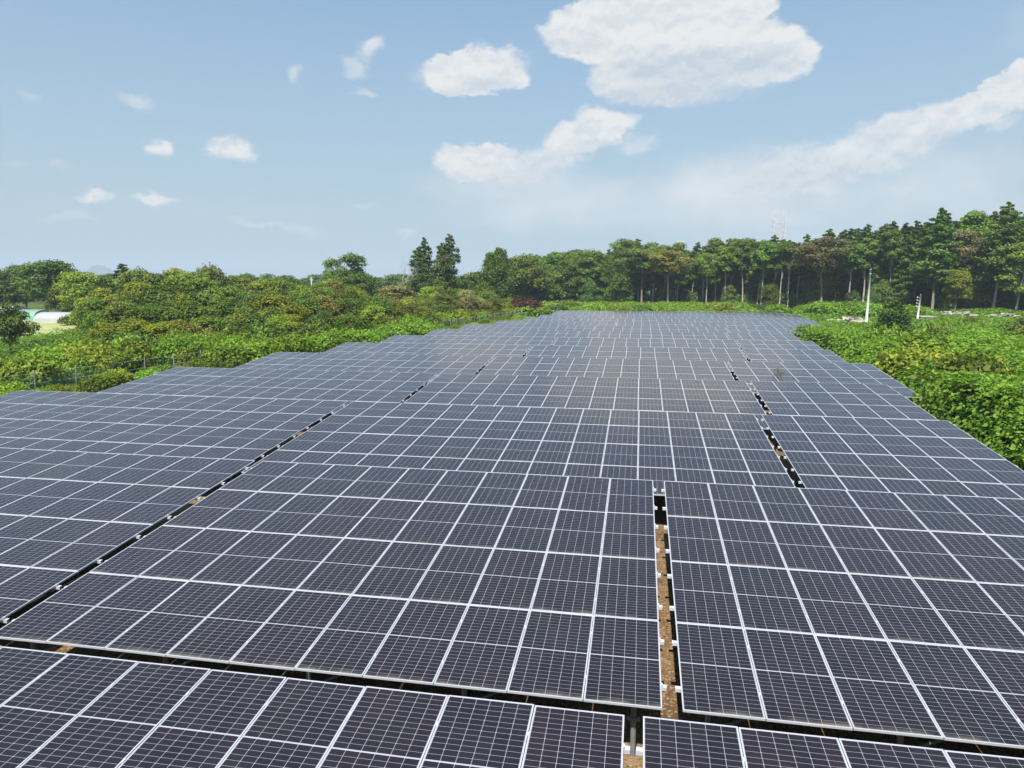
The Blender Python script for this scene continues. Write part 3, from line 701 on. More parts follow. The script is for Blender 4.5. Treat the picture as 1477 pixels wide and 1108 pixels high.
# ------------------------------------------------------------------ leafy masses (uncountable cover)
def mass(name, label, poly_fn, bounds, base_fn, dens_fn, size_fn, leaf, seed, dome_n, dome_r, dome_h, grid=1.0, edge_drop=None, under=(.016,.036,.006)):
    """heightfield of rounded mounds covered in leaves; poly_fn(x,y)>0 inside (metres from the edge)"""
    rs = np.random.RandomState(seed); x0, x1, y0, y1 = bounds
    dx = rs.uniform(x0, x1, dome_n); dy = rs.uniform(y0, y1, dome_n); dr = rs.uniform(*dome_r, dome_n); dh = rs.uniform(*dome_h, dome_n)
    order = np.argsort(dy); dx, dy, dr, dh = dx[order], dy[order], dr[order], dh[order]
    def H(x, y):
        h = np.zeros(len(x))
        for s in range(0, len(x), 4000):
            xs, ys = x[s:s+4000], y[s:s+4000]
            o_ = np.argsort(ys)
            sel = (dy > ys.min()-dome_r[1]) & (dy < ys.max()+dome_r[1])
            q = 1-((xs[:, None]-dx[sel])**2+(ys[:, None]-dy[sel])**2)/dr[sel]**2
            h[s:s+4000] = np.max(np.where(q > 0, np.sqrt(np.maximum(q, 0))*dh[sel], 0), axis=1) if sel.any() else 0
        e = poly_fn(x, y)
        edge = np.clip(e/.9, 0, 1)**.5
        return (base_fn(x, y) + h)*edge
    # leaves: rejection sample against density
    A = (x1-x0)*(y1-y0); dm = dens_fn(None, None)
    n = int(A*dm); x = rs.uniform(x0, x1, n); y = rs.uniform(y0, y1, n)
    e = poly_fn(x, y); keep = (e > 0.02) & (rs.rand(n)*dm < dens_fn(x, y)*(1+1.8*(e < 1.0)))
    x, y, e = x[keep], y[keep], e[keep]; o_ = np.argsort(y); x, y, e = x[o_], y[o_], e[o_]
    h = H(x, y); hx = H(x+.15, y); hy = H(x, y+.15)
    nrm = np.stack([-(hx-h)/.15, -(hy-h)/.15, np.ones(len(x))], 1); nrm = np.clip(nrm, -3, 3)
    nrm /= np.linalg.norm(nrm, axis=1, keepdims=True)
    sz = size_fn(x, y)*(.6+.8*rs.rand(len(x)))
    dep = rs.rand(len(x))**1.5*np.minimum(.45, h*.5) - .08*rs.rand(len(x))
    z = h - dep
    side = e < 1.0
    z = np.where(side, h*(.15+.85*rs.rand(len(x))), z)
    Cc = np.stack([x, y, GZ+z], 1)
    V = leaves(rs, Cc, nrm*.8+rs.normal(size=(len(x), 3))*.45+np.array([0, 0, .3]), sz, .68)
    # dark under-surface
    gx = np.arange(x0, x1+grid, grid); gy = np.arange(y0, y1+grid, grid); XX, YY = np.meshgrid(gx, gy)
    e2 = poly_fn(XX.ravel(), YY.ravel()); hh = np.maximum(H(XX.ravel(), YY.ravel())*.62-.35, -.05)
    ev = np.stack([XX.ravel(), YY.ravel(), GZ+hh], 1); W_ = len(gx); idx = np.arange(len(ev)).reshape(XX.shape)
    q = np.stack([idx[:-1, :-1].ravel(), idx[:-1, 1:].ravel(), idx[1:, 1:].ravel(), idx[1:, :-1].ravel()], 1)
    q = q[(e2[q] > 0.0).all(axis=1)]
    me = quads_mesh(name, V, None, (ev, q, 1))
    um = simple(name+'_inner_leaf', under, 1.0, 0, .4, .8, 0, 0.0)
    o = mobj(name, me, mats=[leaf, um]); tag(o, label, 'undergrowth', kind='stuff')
    print(name, len(V)); return o

RE_Y = [-12, 9.5, 20.2, 20.8, 30.6, 31.2, 51, 51.8, 61.5, 84, 86, 94, 97, 137, 140, 260]
RE_X = [12.8, 12.6, 12.7, 13.7, 13.8, 16.0, 16.2, 17.1, 17.4, 17.6, 20.9, 21.6, 27.5, 29.5, -30, -60]
def right_in(x, y):
    return x - np.interp(y, RE_Y, RE_X)
def right_base(x, y):
    f = np.interp(y, [0, 60, 85, 100, 135, 150, 175], [1.75, 1.7, 1.3, .55, .45, .5, .8])
    w = .32*np.sin(x*.21+1)*np.cos(y*.13) + .28*np.sin(x*.55+y*.4)*np.sin(y*.31-x*.12)
    clear = np.exp(-(((x-37)/8)**2+((y-124)/7)**2)) + np.exp(-(((x-55)/9)**2+((y-134)/9)**2)) + np.exp(-(((x-74)/18)**2+((y-148)/6)**2))
    return np.maximum(.12, (f + w)*(1-.92*np.clip(clear, 0, 1)))
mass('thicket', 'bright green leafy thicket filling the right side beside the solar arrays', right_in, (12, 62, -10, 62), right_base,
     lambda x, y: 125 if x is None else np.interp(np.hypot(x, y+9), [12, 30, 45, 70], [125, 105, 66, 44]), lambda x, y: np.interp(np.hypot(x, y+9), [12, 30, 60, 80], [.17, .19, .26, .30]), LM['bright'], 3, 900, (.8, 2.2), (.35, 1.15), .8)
def right_far(x, y): return np.minimum(right_in(x, y), np.where(y < 62, x-62, 99))
mass('far_thicket', 'yellowish green leafy thicket stretching back to the woodland on the right', right_far, (14, 125, 40, 178), right_base,
     lambda x, y: 26 if x is None else np.interp(y, [40, 62, 100, 178], [26, 24, 17, 9]), lambda x, y: np.interp(y, [40, 80, 120, 178], [.26, .28, .36, .45]), LM['bright'], 4, 2600, (1.2, 3.2), (.2, .75), 1.5)
def back_in(x, y): return np.minimum(y-140.5, 99)
mass('back_undergrowth', 'strip of light green undergrowth between the last array row and the woodland', lambda x, y: np.minimum(y-140.5, 26-x), (-48, 26, 140, 205), lambda x, y: np.interp(y, [140, 150, 200], [.9, 1.3, 1.5])+0*x,
     lambda x, y: 9 if x is None else 9+0*x, lambda x, y: .42+0*x, LM['bright'], 5, 600, (1.2, 3), (.2, .9), 1.5)
def left_in(x, y): return fence_xv(y)-1.2 - x
def fence_xv(y): return np.interp(y, [-20, 25, 45, 75, 115, 150], [-42, -38.7, -36.2, -32.2, -28.4, -25])
def left_poly(x, y):
    infield = (x < -80) & (y > 60) & (y < 114)
    return np.where(infield, -1, np.minimum(left_in(x, y), 99))
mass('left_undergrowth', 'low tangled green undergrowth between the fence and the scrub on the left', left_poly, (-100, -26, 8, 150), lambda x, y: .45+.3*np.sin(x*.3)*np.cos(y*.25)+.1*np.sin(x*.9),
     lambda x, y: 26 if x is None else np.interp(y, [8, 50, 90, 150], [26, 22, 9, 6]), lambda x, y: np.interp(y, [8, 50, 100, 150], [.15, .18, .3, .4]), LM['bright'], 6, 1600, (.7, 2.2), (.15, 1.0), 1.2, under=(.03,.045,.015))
# grass and weeds between the fence and the arrays, blades
def blades(name, label, n, region, hfn, mat, seed):
    rs = np.random.RandomState(seed); y = rs.uniform(region[0], region[1], n)
    a = fence_xv(y)-1.5; b_ = np.interp(y, [0, 20, 40, 60, 80, 90, 120, 140], [-31, -30.3, -29, -27.6, -24.4, -22, -18.8, -18.5])+.4
    x = a+(b_-a)*rs.rand(n)
    h = hfn(x, y)*(.4+rs.rand(n)); w = .012+.02*rs.rand(n) + y*.0004
    ph = rs.rand(n)*2*np.pi; tx, ty = np.cos(ph), np.sin(ph); lean = rs.normal(size=(n, 2))*.25*h[:, None]
    z0 = np.full(n, GZ)
    base = np.stack([x, y, z0], 1); side = np.stack([tx*w, ty*w, 0*w], 1)
    mid = base + np.stack([lean[:, 0]*.4, lean[:, 1]*.4, h*.6], 1); tip = base+np.stack([lean[:, 0], lean[:, 1], h], 1)
    V = np.stack([base-side, mid+side, tip, mid-side*.9], 1)
    o = mobj(name, quads_mesh(name, V), mats=[mat]); tag(o, label, 'grass', kind='stuff'); return o
blades('grass', 'tall yellowish grass and weeds along the fence left of the arrays', 90000, (8, 138), lambda x, y: .42+.2*np.sin(x*.8)*np.sin(y*.5), LM['grass'], 8)
# weeds poking up between far modules
def weed(x, y, z, s, label, name='weed'):
    rs = np.random.RandomState(int(x*10+y)); V = []
    C = rs.normal(size=(160, 3))*np.array([.28, .2, .22])*s + np.array([0, 0, .25*s]); C[:, 2] = np.abs(C[:, 2])
    me = quads_mesh(name, leaves(rs, C, rs.normal(size=(160, 3))+np.array([0, 0, .6]), .12*s*(.6+.8*rs.rand(160))))
    st = MB()
    for k in range(5): st.tube([(rs.normal()*.05, rs.normal()*.05, -1.6), tuple(C[k]*.9)], .008*s, 4)
    r = empty(name, (x, y, z)); tag(r, label, 'weed'); mobj('foliage', me, r, [LM['broad']]); mobj('stem', st.mesh('stem'), r, [BARK])
p = at(1123, 533, 36.0); weed(p[0], 36.0, .42, .75, 'green weed sticking up between the modules right of the small gaps')
p = at(1109, 473, 83.2); weed(p[0], 83.2, .2, 1.0, 'dark weed sticking up beyond the ninth row near the right notch')

# ------------------------------------------------------------------ fence on the left
def net_mat(name, col, cell, th, fill=0.0):
    m, nt = new_mat(name); tc = N(nt, 'ShaderNodeTexCoord'); sp = N(nt, 'ShaderNodeSeparateXYZ'); L(nt, tc.outputs['Object'], sp.inputs[0])
    def ln(v):
        f = M2(nt, 'FRACT', M2(nt, 'DIVIDE', v, cell)); return M2(nt, 'LESS_THAN', f, th)
    a = M2(nt, 'MAXIMUM', ln(sp.outputs[1]), ln(sp.outputs[2]))
    a = M2(nt, 'MAXIMUM', a, fill)
    b = N(nt, 'ShaderNodeBsdfPrincipled', i_Roughness=.6); b.inputs['Base Color'].default_value = (*col, 1)
    t = N(nt, 'ShaderNodeBsdfTransparent'); mx = N(nt, 'ShaderNodeMixShader')
    L(nt, a, mx.inputs[0]); L(nt, t.outputs[0], mx.inputs[1]); L(nt, b.outputs[0], mx.inputs[2]); out(nt, mx.outputs[0]); return m
WIRE = net_mat('wire_netting', (.34,.37,.33), .10, .02)
GREENNET = net_mat('green_netting', (.20,.40,.22), .05, .1, .12)
fence = empty('wire_fence', (fence_x(0), 0, GZ)); tag(fence, 'wire fence on weathered posts with patches of green netting along the left scrub', 'fence')
fence.location = (0, 0, 0)
ys = np.arange(2, 142, 2.9)
pb = MB(); pb.tube([(0, 0, -.3), (0, 0, 1.75)], .04, 8); pb.tube([(0, 0, 1.75), (0, 0, 1.78)], [.045, .02], 8); pmesh = pb.mesh('post'); pmesh.materials.append(FPOST)
for y in ys:
    o = D.objects.new('post', pmesh); link(o, fence); o.location = (fence_x(y), y, GZ); o.rotation_euler = (rnd.gauss(0, .03), rnd.gauss(0, .03), 0)
nb = MB(); wb = MB(); gbs = {}
for a, b_ in zip(ys[:-1], ys[1:]):
    xa, xb = fence_x(a), fence_x(b_)
    wb.poly([(xa, a, GZ+.05), (xb, b_, GZ+.05), (xb, b_, GZ+1.6), (xa, a, GZ+1.6)])
    if (a < 32) or (46 < a < 50) or (72 < a < 108): gbs.setdefault(0 if a < 40 else (1 if a < 60 else 2), MB()).poly([(xa+.04, a, GZ+.05), (xb+.04, b_, GZ+.05), (xb+.04, b_, GZ+1.35), (xa+.04, a, GZ+1.35)])
    for zz in (.35, .95, 1.6): nb.tube([(xa+.055, a, GZ+zz), (xb+.055, b_, GZ+zz)], .006, 4)
mobj('wire_netting', wb.mesh('wire_netting'), fence, [WIRE]); [mobj('green_netting', g_.mesh('green_netting'), fence, [GREENNET]) for g_ in gbs.values()]; mobj('strand_wire', nb.mesh('strand_wire'), fence, [GALV])

# ------------------------------------------------------------------ poles, rubble, slab
def pole(px0, py0, px1, py1, Y, r, label, fittings):
    a, b_ = at(px0, py0, Y), at(px1, py1, Y); k = (a[2]-GZ)/(b_[2]-a[2]); foot = a-(b_-a)*(k+.02)
    root = empty('utility_pole', (foot[0], foot[1], GZ)); tag(root, label, 'pole')
    d = b_-foot; m = MB(); m.tube([(0, 0, -.2), tuple(d*.5), tuple(d)], [r*1.25, r, r*.8], 12)
    mobj('shaft', m.mesh('shaft', True), root, [CONC])
    m = MB(); m.tube([tuple(d*.998), tuple(d*1.006)], [r*.86, r*.5], 12); mobj('cap', m.mesh('cap', True), root, [CONC])
    if fittings:
        m = MB(); 
        for t in (.55, .66, .77, .88): c = d*t; m.box(c[0]-.55, c[0]-.05, c[1]-.04, c[1]+.04, c[2]-.03, c[2]+.03); m.box(c[0]-.6, c[0]-.45, c[1]-.07, c[1]+.07, c[2]-.02, c[2]+.25)
        mobj('bracket', m.mesh('bracket'), root, [GALV])
    else:
        m = MB(); 
        for t in (.93,): c = d*t; m.tube([tuple(c-np.array([0, 0, .06])), tuple(c+np.array([0, 0, .06]))], r*1.05, 12)
        mobj('band', m.mesh('band', True), root, [GALV])
pole(1249, 472, 1255.5, 390, 113, .17, 'taller white leaning pole standing in the green thicket', False)
pole(1323, 461, 1328, 425, 140, .16, 'shorter white pole with small brackets beside a concrete slab on the right', True)
ROCK = simple('pale_rubble', (.36, .32, .26), .95, 0, .5, 1.2, .5)
def rubble(px, py, Y, w, dpt, h, n, label, seed):
    rs = np.random.RandomState(seed); m = MB()
    for i in range(n):
        x = rs.normal()*w*.4; y = rs.normal()*dpt*.4; q = math.exp(-(x/w)**2*2-(y/dpt)**2*2)
        s = rs.uniform(.15, .5); M = Matrix.Translation((x, y, q*h*rs.rand())) @ Matrix.Rotation(rs.rand()*6, 4, 'Z') @ Matrix.Rotation(rs.normal()*.5, 4, 'X') @ Matrix.Diagonal((s*rs.uniform(.7, 2.4), s, s*rs.uniform(.4, .8), 1))
        n0 = len(m.v); 
        vs = [Vector((math.cos(t)*r_, math.sin(t)*r_, zz))*rs.uniform(.8, 1.15) for zz, r_ in ((-.5, .7), (.05, 1), (.5, .6)) for t in np.linspace(0, 2*math.pi, 7)[:-1]]
        m.v += [tuple(M @ v) for v in vs]
        for k in range(2):
            for j in range(6): m.f.append((n0+k*6+j, n0+k*6+(j+1) % 6, n0+(k+1)*6+(j+1) % 6, n0+(k+1)*6+j)); m.m.append(0)
        m.f.append(tuple(n0+12+j for j in range(6))); m.m.append(0)
    o = mobj('rubble_pile', m.mesh('rubble_pile'), mats=[ROCK], loc=(X(px, Y, py), Y, GZ)); tag(o, label, 'rubble')
rubble(1228, 459, 128, 4.5, 1.5, 1.4, 130, 'pale pile of broken rubble just left of the taller white pole', 1)
rubble(1200, 458, 131, 3.0, 1.2, .6, 60, 'low reddish earth and rubble heap beside the far array corner', 5)
rubble(1378, 448, 152, 8, 1.6, 1.9, 190, 'long pale rubble heap at the foot of the pines', 2)
rubble(1450, 450, 150, 8, 1.5, 1.3, 130, 'low rubble heap near the right edge below the pines', 3)
rubble(1462, 504, 62, 1.6, .8, 1.9, 40, 'small heap of stones showing through the thicket at the right edge', 4)
slab = MB(); slab.box(-1.3, 1.3, -2.0, 2.0, 0, .9); slab.box(-1.45, 1.45, -2.15, 2.15, .9, 1.05)
o = mobj('concrete_slab', slab.mesh('concrete_slab'), mats=[CONC], loc=(X(1336, 141), 141, GZ)); o.data.materials[0] = ROCK; o.material_slots[0].material = ROCK; tag(o, 'flat pale concrete slab beside the shorter white pole', 'slab')

# ------------------------------------------------------------------ polytunnels beyond the left trees
FILM = simple('white_film', (.37, .37, .385), .5, 0, .05, .6); TEAL = simple('teal_net', (.10, .30, .17), .7, 0, .25, .5); STEELW = simple('white_pipe', (.7, .7, .7), .5, .2, .05, 3)
def tunnel(px0, px1, Y, h, dpt, film, label):
    x0, x1 = X(px0, Y), X(px1, Y); r = empty('polytunnel', ((x0+x1)/2, Y, GZ)); tag(r, label, 'polytunnel', 'polytunnels by the field')
    W_ = (x1-x0)/2; arc = [(dpt*math.cos(t), h*math.sin(t)**.7 if math.sin(t) > 0 else 0) for t in np.linspace(0, math.pi, 13)]
    m = MB(); nx = 12
    for i in range(nx):
        for (ya, za), (yb, zb) in zip(arc[:-1], arc[1:]):
            a, b_ = -W_+2*W_*i/nx, -W_+2*W_*(i+1)/nx; sag = .04
            m.poly([(a, ya, za), (b_, ya, za), (b_, yb, zb), (a, yb, zb)])
    mobj('cover', m.mesh('cover', True), r, [film])
    for s in (-1, 1):
        m = MB(); m.poly([(s*W_, ya, za) for ya, za in (arc if s > 0 else arc[::-1])]); mobj('end_wall', m.mesh('end_wall'), r, [film])
    for i in range(nx+1):
        m = MB(); a = -W_+2*W_*i/nx; m.tube([(a, ya*1.01, za*1.01+.01) for ya, za in arc], .03, 5); mobj('hoop', m.mesh('hoop'), r, [STEELW])
tunnel(63, 140, 108, 1.75, 2.6, FILM, 'white polytunnel standing behind the pale field on the left')
tunnel(32, 61, 112, 2.0, 2.4, TEAL, 'green and teal covered polytunnel left of the white one')
tunnel(-30, 28, 116, 2.6, 3.0, FILM, 'white polytunnel half hidden behind leaves at the left edge')

# ------------------------------------------------------------------ lattice tower, white building, far mast
def tower(px, ty, Y, w):
    a = at(px, 400, Y); ht = at(px, ty, Y)[2]-GZ; root = empty('lattice_tower', (a[0], Y, GZ)); tag(root, 'faint red and white lattice tower rising behind the woodland', 'tower')
    WHT = simple('tower_paint', (.72, .70, .70), .5, 0, .05, 1); RED = simple('tower_red_paint', (.62, .42, .40), .5, 0, .1, 1)
    for sx in (-1, 1):
        for sy in (-1, 1):
            m = MB(); m.tube([(sx*w*.75, sy*w*.75, 0), (sx*w/2, sy*w/2, ht*.4), (sx*w/2, sy*w/2, ht)], .10, 6); mobj('leg', m.mesh('leg'), root, [WHT])
    m = MB(); z = 2; k = 0
    while z < ht-3.2:
        for (ax, ay), (bx, by) in (((-1,-1),(1,-1)), ((1,-1),(1,1)), ((1,1),(-1,1)), ((-1,1),(-1,-1))):
            h2 = w/2; m.tube([(ax*h2, ay*h2, z), (bx*h2, by*h2, z)], .06, 4); m.tube([(ax*h2, ay*h2, z), (bx*h2, by*h2, z+3.2)], .04, 4); m.tube([(bx*h2, by*h2, z), (ax*h2, ay*h2, z+3.2)], .04, 4)
        z += 3.2; k += 1
    mobj('bracing', m.mesh('bracing'), root, [RED])
    m = MB()
    for zz in (ht-6,): m.box(-w/2-.3, w/2+.3, -w/2-.6, -w/2, zz, zz+.08)
    mobj('platform', m.mesh('platform'), root, [WHT])
    for sx in (-.5, -.2, .25, .5):
        m = MB(); m.tube([(sx*w, -w/2-.5, ht-2), (sx*w, -w/2-.5, ht+1.2)], .07, 6); mobj('antenna', m.mesh('antenna'), root, [WHT])
tower(1119, 306, 420, 6.2)
WB = simple('white_render', (.55, .55, .56), .7, 0, .04, .5); GLS = simple('dark_window_glass', (.03, .04, .05), .1, 0, .1, 1)
Yb = 330; a = at(981, 349, Yb); hb = a[2]-GZ
r = empty('white_building', (a[0], Yb, GZ)); tag(r, 'white flat-roofed building top just peeking above the woodland', 'building')
m = MB(); m.box(-1.9, 1.9, -4, 4, 0, hb-.4); mobj('wall', m.mesh('wall'), r, [WB])
m = MB(); m.box(-2.0, 2.0, -4.2, 4.2, hb-.4, hb); rf = mobj('roof', m.mesh('roof'), r, [WB])
for i in range(3):
    for j in range(4):
        m = MB(); x = -1.2+i*1.2; z = hb-3-j*3.4; m.box(x-.3, x+.3, -4.03, -3.98, z, z+1.3); mobj('window', m.mesh('window'), r, [GLS])
Ym = 240; a = at(449, 400, Ym); r0 = MB(); r0.tube([(0, 0, 0), (0, 0, a[2]-GZ)], [.35, .25], 8); r0.box(-.6, .6, -.1, .1, a[2]-GZ-1.2, a[2]-GZ-.9)
o = mobj('distant_mast', r0.mesh('distant_mast'), mats=[CONC], loc=(a[0], Ym, GZ)); tag(o, 'tiny pale mast in the tree line left of the airy tree pair', 'mast')

# ------------------------------------------------------------------ distant mountain
def mountain(px, ty, Y, wpx, name, seed, ridges=1):
    rs = np.random.RandomState(seed); c = at(px, 408, Y); wx = wpx/F_PX*Y*1.0; h = at(px, ty, Y)[2]-GZ
    n, mrow = 48, 16; v = []; q = []
    for j in range(mrow):
        for i in range(n):
            u = i/(n-1)*2-1; w = j/(mrow-1)*2-1
            prof = max(0, math.cos(u*math.pi/2))**1.3*(.94+.05*math.sin(u*5+seed)+.02*math.sin(u*13+2*seed))*max(0, 1-w*w)
            v.append((u*wx, w*wx*.6, prof*h*1.05-2))
    for j in range(mrow-1):
        for i in range(n-1): q.append((j*n+i, j*n+i+1, (j+1)*n+i+1, (j+1)*n+i))
    me = D.meshes.new(name); me.from_pydata(v, [], q); me.polygons.foreach_set('use_smooth', [True]*len(q)); me.update()
    o = mobj(name, me, mats=[simple(name+'_woods', (.045, .075, .03), .95, 0, .3, .004)], loc=(c[0], Y, GZ)); tag(o, kind='structure'); return o
mountain(146, 383, 4600, 48, 'mountain', 2)
mountain(196, 395, 5000, 90, 'hills', 4)
mountain(60, 398, 5300, 150, 'far_hills', 9)

# ------------------------------------------------------------------ haze
HAZE = .00024
def haze():
    m = MB(); m.box(-5000, 5000, -800, 5900, GZ-1, 175)
    o = mobj('haze', m.mesh('haze')); mt, nt = new_mat('haze_air')
    pv = N(nt, 'ShaderNodeVolumePrincipled'); pv.inputs['Color'].default_value = (.74, .86, .98, 1); pv.inputs['Density'].default_value = HAZE; pv.inputs['Anisotropy'].default_value = 0.0
    om = N(nt, 'ShaderNodeOutputMaterial'); L(nt, pv.outputs[0], om.inputs['Volume'])
    o.data.materials.append(mt); tag(o, 'thin pale summer haze over the whole site', 'haze', kind='stuff')
haze()

# ------------------------------------------------------------------ sky with clouds (by direction taken from image pixels, at infinity)
SUN_EL = 56.0
SKY_STR = .14
w = D.worlds.new('World'); SC.world = w; w.use_nodes = True; nt = w.node_tree; nt.nodes.clear()
sky = N(nt, 'ShaderNodeTexSky'); sky.sky_type = 'NISHITA'; sky.sun_disc = False; sky.sun_elevation = R(SUN_EL); sky.sun_rotation = R(184)
sky.air_density = 1.0; sky.dust_density = 1.2; sky.ozone_density = 1.6; sky.altitude = 50
tc = N(nt, 'ShaderNodeTexCoord'); nrm = N(nt, 'ShaderNodeVectorMath', operation='NORMALIZE'); L(nt, tc.outputs['Generated'], nrm.inputs[0])
sp = N(nt, 'ShaderNodeSeparateXYZ'); L(nt, nrm.outputs[0], sp.inputs[0])
az = M2(nt, 'ARCTAN2', sp.outputs[0], sp.outputs[1]); el = M2(nt, 'ARCSINE', sp.outputs[2])
base = N(nt, 'ShaderNodeCombineXYZ'); L(nt, az, base.inputs[0]); L(nt, el, base.inputs[1])
def warp(vec, scale, amt, detail):
    mp = N(nt, 'ShaderNodeMapping'); L(nt, nrm.outputs[0], mp.inputs[0]); mp.inputs['Scale'].default_value = (1, 1, 1.6)
    nz = N(nt, 'ShaderNodeTexNoise', i_Scale=scale, i_Detail=detail, i_Roughness=.6); L(nt, mp.outputs[0], nz.inputs['Vector'])
    s = N(nt, 'ShaderNodeVectorMath', operation='SUBTRACT'); L(nt, nz.outputs['Color'], s.inputs[0]); s.inputs[1].default_value = (.5, .5, .5)
    k = N(nt, 'ShaderNodeVectorMath', operation='SCALE'); L(nt, s.outputs[0], k.inputs[0]); k.inputs['Scale'].default_value = amt
    a = N(nt, 'ShaderNodeVectorMath', operation='ADD'); L(nt, vec, a.inputs[0]); L(nt, k.outputs[0], a.inputs[1]); 
    f = N(nt, 'ShaderNodeVectorMath', operation='MULTIPLY'); L(nt, a.outputs[0], f.inputs[0]); f.inputs[1].default_value = (1, 1, 0)
    return f.outputs[0]
wv = warp(warp(base.outputs[0], 13.0, .05, 5.0), 48.0, .022, 5.0)
def blob(px, py, wx, wy, rot, sharp, opac, prev):
    a, e = azel(px, py); k = 1/F_PX
    if wx < 60: sharp = max(sharp, .9); wx *= 1.15; wy *= 1.15
    cosx = 1+((px-738.5)/F_PX)**2
    mp = N(nt, 'ShaderNodeMapping'); mp.vector_type = 'TEXTURE'
    mp.inputs['Location'].default_value = (a, e, 0); mp.inputs['Rotation'].default_value = (0, 0, R(rot)); mp.inputs['Scale'].default_value = (wx*k/cosx**.8, wy*k/cosx**.3, 1)
    L(nt, wv, mp.inputs[0])
    ln = N(nt, 'ShaderNodeVectorMath', operation='LENGTH'); L(nt, mp.outputs[0], ln.inputs[0])
    v = MR(nt, ln.outputs['Value'], 1.06, 1.06-sharp*(.55 if sharp < .8 else .9), 0, opac, smooth=True)
    return v if prev is None else M2(nt, 'MAXIMUM', prev, v)
clouds = [ # px, py, half width, half height, rotation, softness, opacity
 (905, 35, 135, 42, 4, .5, .98), (1040, 70, 125, 55, -5, .55, .97), (960, 105, 120, 42, 0, .6, .88), (1120, 75, 60, 40, 0, .6, .9), (990, 130, 130, 24, 0, .8, .6), (1030, 10, 90, 35, 0, .5, .98),
 (690, 108, 84, 32, 0, .55, .90), (715, 92, 55, 26, 0, .6, .9), (640, 112, 45, 20, 0, .7, .7),
 (850, 192, 76, 30, 14, .7, .9), (868, 175, 48, 26, 0, .6, .92), (690, 232, 68, 28, 4, .7, .88), (770, 236, 115, 36, 8, .8, .74), (918, 212, 30, 14, 0, .8, .6), (820, 205, 40, 20, 10, .7, .8), (790, 270, 110, 30, 0, .95, .45),
 (1180, 240, 190, 46, 12, .8, .72), (1290, 200, 125, 42, 16, .75, .76), (1400, 160, 110, 30, 12, .7, .74), (1462, 122, 60, 24, 10, .6, .9), (1060, 265, 210, 50, 4, .95, .66), (1220, 218, 110, 34, 16, .8, .8),
 (1250, 280, 200, 30, 0, .95, .5), (1000, 305, 280, 34, 0, 1, .45), (1120, 300, 330, 48, 0, 1, .55), (800, 300, 210, 46, 0, 1, .5), (1370, 262, 170, 60, 6, 1, .5), (1230, 345, 300, 30, 0, 1, .4), (700, 270, 120, 40, 0, 1, .5), (1310, 277, 30, 10, 0, .8, .6), (880, 290, 220, 40, 0, 1, .5), (1440, 182, 34, 9, 0, .9, .55), (1420, 295, 90, 28, 0, .95, .5), (720, 318, 60, 20, 0, 1, .4), (1380, 245, 90, 40, 0, 1, .3),
 (228, 216, 24, 17, 0, .6, .85), (333, 220, 44, 19, 0, .55, .88), (137, 288, 28, 11, 0, .7, .75), (217, 288, 30, 12, 0, .7, .78), (427, 107, 13, 16, 0, .9, .6), (538, 72, 22, 14, 20, .9, .65), (512, 98, 18, 16, 0, .9, .55),
 (522, 138, 20, 6, 0, .9, .4), (42, 132, 18, 10, 0, 1, .4), (190, 146, 30, 10, -8, 1, .4), (524, 295, 20, 7, 0, .9, .5), (585, 332, 20, 9, 0, .9, .6), (375, 325, 60, 8, 0, 1, .45), (440, 328, 30, 9, 0, 1, .45), (90, 240, 20, 8, 0, 1, .4), (30, 235, 20, 6, 0, 1, .3), (95, 315, 60, 10, 0, 1, .3),
 (300, 300, 300, 20, 0, 1, .10), (1500, 40, 70, 60, 0, 1, .12),
]
cum = None; veil = None
for c in clouds:
    if c[6] >= .72: cum = blob(*c, cum)
    else: veil = blob(*c, veil)
shades = [(1010, 100, 190, 40, -3, 1, 1), (960, 135, 150, 30, 0, 1, 1), (830, 62, 60, 14, 0, 1, .7), (690, 128, 80, 16, 0, 1, .5), (770, 250, 130, 26, 0, 1, .7), (1150, 255, 260, 34, 6, 1, .75), (1330, 215, 130, 24, 12, 1, .6), (333, 236, 44, 10, 0, 1, .5), (860, 212, 60, 12, 0, 1, .6)]
sm = None
for c in shades: sm = blob(*c, sm)
def fbm(scale, detail, rough, off=(0, 0, 0)):
    mp = N(nt, 'ShaderNodeMapping'); L(nt, nrm.outputs[0], mp.inputs[0]); mp.inputs['Location'].default_value = off; mp.inputs['Scale'].default_value = (1, 1, 1.5)
    q = N(nt, 'ShaderNodeTexNoise', i_Scale=scale, i_Detail=detail, i_Roughness=rough); L(nt, mp.outputs[0], q.inputs['Vector']); return q.outputs[0]
na = fbm(24.0, 9.0, .60); nb_ = fbm(24.0, 9.0, .60, (0, 0, .012)); nl = fbm(9.0, 4.0, .55)
puff = M2(nt, 'ADD', cum, M2(nt, 'MULTIPLY', M2(nt, 'SUBTRACT', na, .5), M2(nt, 'MULTIPLY', M2(nt, 'MINIMUM', M2(nt, 'MULTIPLY', cum, 4.0), 1.0), 1.05)))
cmask = M2(nt, 'MULTIPLY', MR(nt, puff, .08, .92, smooth=True), .96)
vmask = M2(nt, 'MULTIPLY', veil, MR(nt, M2(nt, 'ADD', M2(nt, 'MULTIPLY', na, .55), M2(nt, 'MULTIPLY', nl, .45)), .33, .62, .85, 1.5), True)
# relief: light comes from above, so density that grows upwards darkens the flank below it
relief = MR(nt, M2(nt, 'SUBTRACT', nb_, na), -.05, .09)
shv = M2(nt, 'ADD', M2(nt, 'MULTIPLY', sm, .72), M2(nt, 'MULTIPLY', relief, .45), True)
ccol = MIX(nt, shv, (.575, .575, .568), (.385, .435, .485))
vcol = MIX(nt, MR(nt, nl, .35, .65), (.44, .475, .505), (.51, .535, .55))
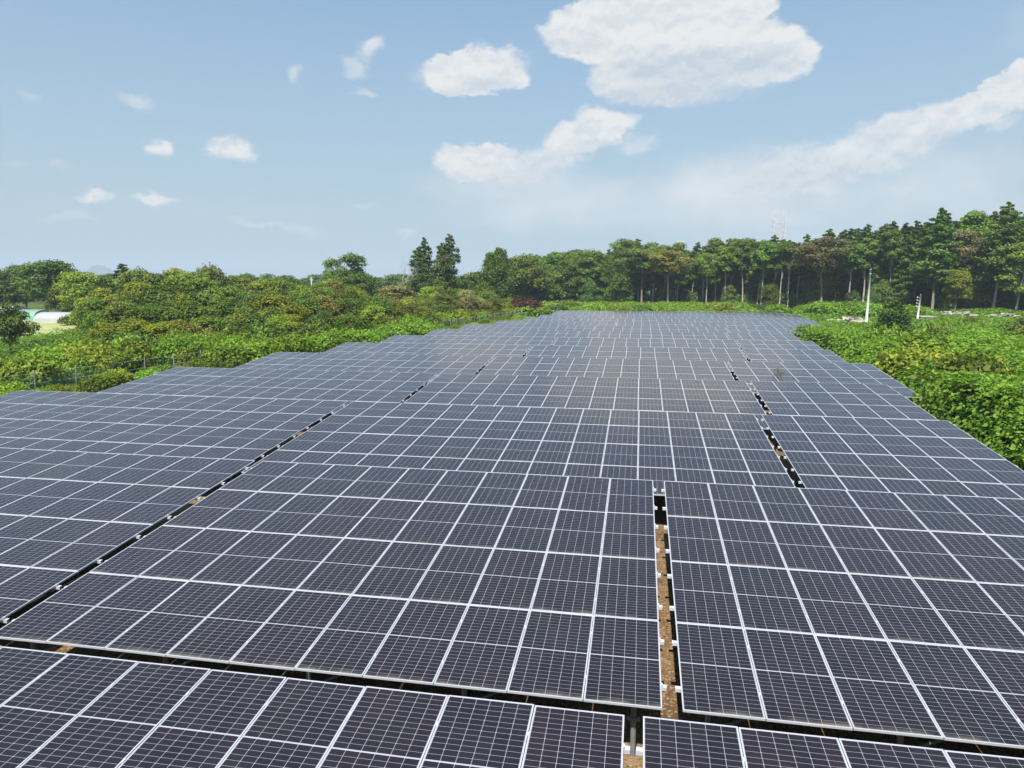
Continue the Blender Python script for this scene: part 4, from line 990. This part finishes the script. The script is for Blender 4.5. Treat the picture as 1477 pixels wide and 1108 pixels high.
# scattered cloud over the rest of the sky, away from the photographed part, so reflections and light stay natural
skyc = N(nt, 'ShaderNodeVectorMath', operation='SCALE'); L(nt, sky.outputs[0], skyc.inputs[0]); skyc.inputs['Scale'].default_value = SKY_STR
tint = N(nt, 'ShaderNodeVectorMath', operation='MULTIPLY'); L(nt, skyc.outputs[0], tint.inputs[0]); tint.inputs[1].default_value = (.455, .775, .865)
hazeband = MR(nt, el, 0.0, .55, .85, 0.25, smooth=True)
skycol = MIX(nt, hazeband, tint.outputs[0], (.316, .359, .388))
fin = MIX(nt, cmask, MIX(nt, vmask, skycol, vcol), ccol)
bg = N(nt, 'ShaderNodeBackground'); L(nt, fin, bg.inputs[0]); bg.inputs[1].default_value = 1.0
wo = N(nt, 'ShaderNodeOutputWorld'); L(nt, bg.outputs[0], wo.inputs[0])

# ------------------------------------------------------------------ sun
ld = D.lights.new('sun', 'SUN'); ld.energy = 5.0; ld.angle = R(.53); ld.color = (1.0, .965, .91)
lo = D.objects.new('sun', ld); COL.objects.link(lo); lo.rotation_euler = (R(90-SUN_EL), 0, R(-4)); lo.location = (0, -20, 60)

# ------------------------------------------------------------------ camera
cd = D.cameras.new('camera'); cam = D.objects.new('camera', cd); COL.objects.link(cam)
cd.sensor_width = 36; cd.sensor_fit = 'HORIZONTAL'; cd.lens = 36*F_PX/1477; cd.clip_end = 30000; cd.clip_start = .1
cr_, sr_ = math.cos(ROLL), math.sin(ROLL)
Rx = AR*cr_+AU*sr_; Ux = -AR*sr_+AU*cr_
cam.matrix_world = Matrix(((Rx[0], Ux[0], -AF[0], CAM[0]), (Rx[1], Ux[1], -AF[1], CAM[1]), (Rx[2], Ux[2], -AF[2], CAM[2]), (0, 0, 0, 1)))
SC.camera = cam
SC.view_settings.view_transform = 'Standard'; SC.view_settings.look = 'None'; SC.view_settings.exposure = 0.6; SC.view_settings.gamma = 1.0
SC.cycles.max_bounces = 6; SC.cycles.transparent_max_bounces = 12; SC.cycles.volume_bounces = 0
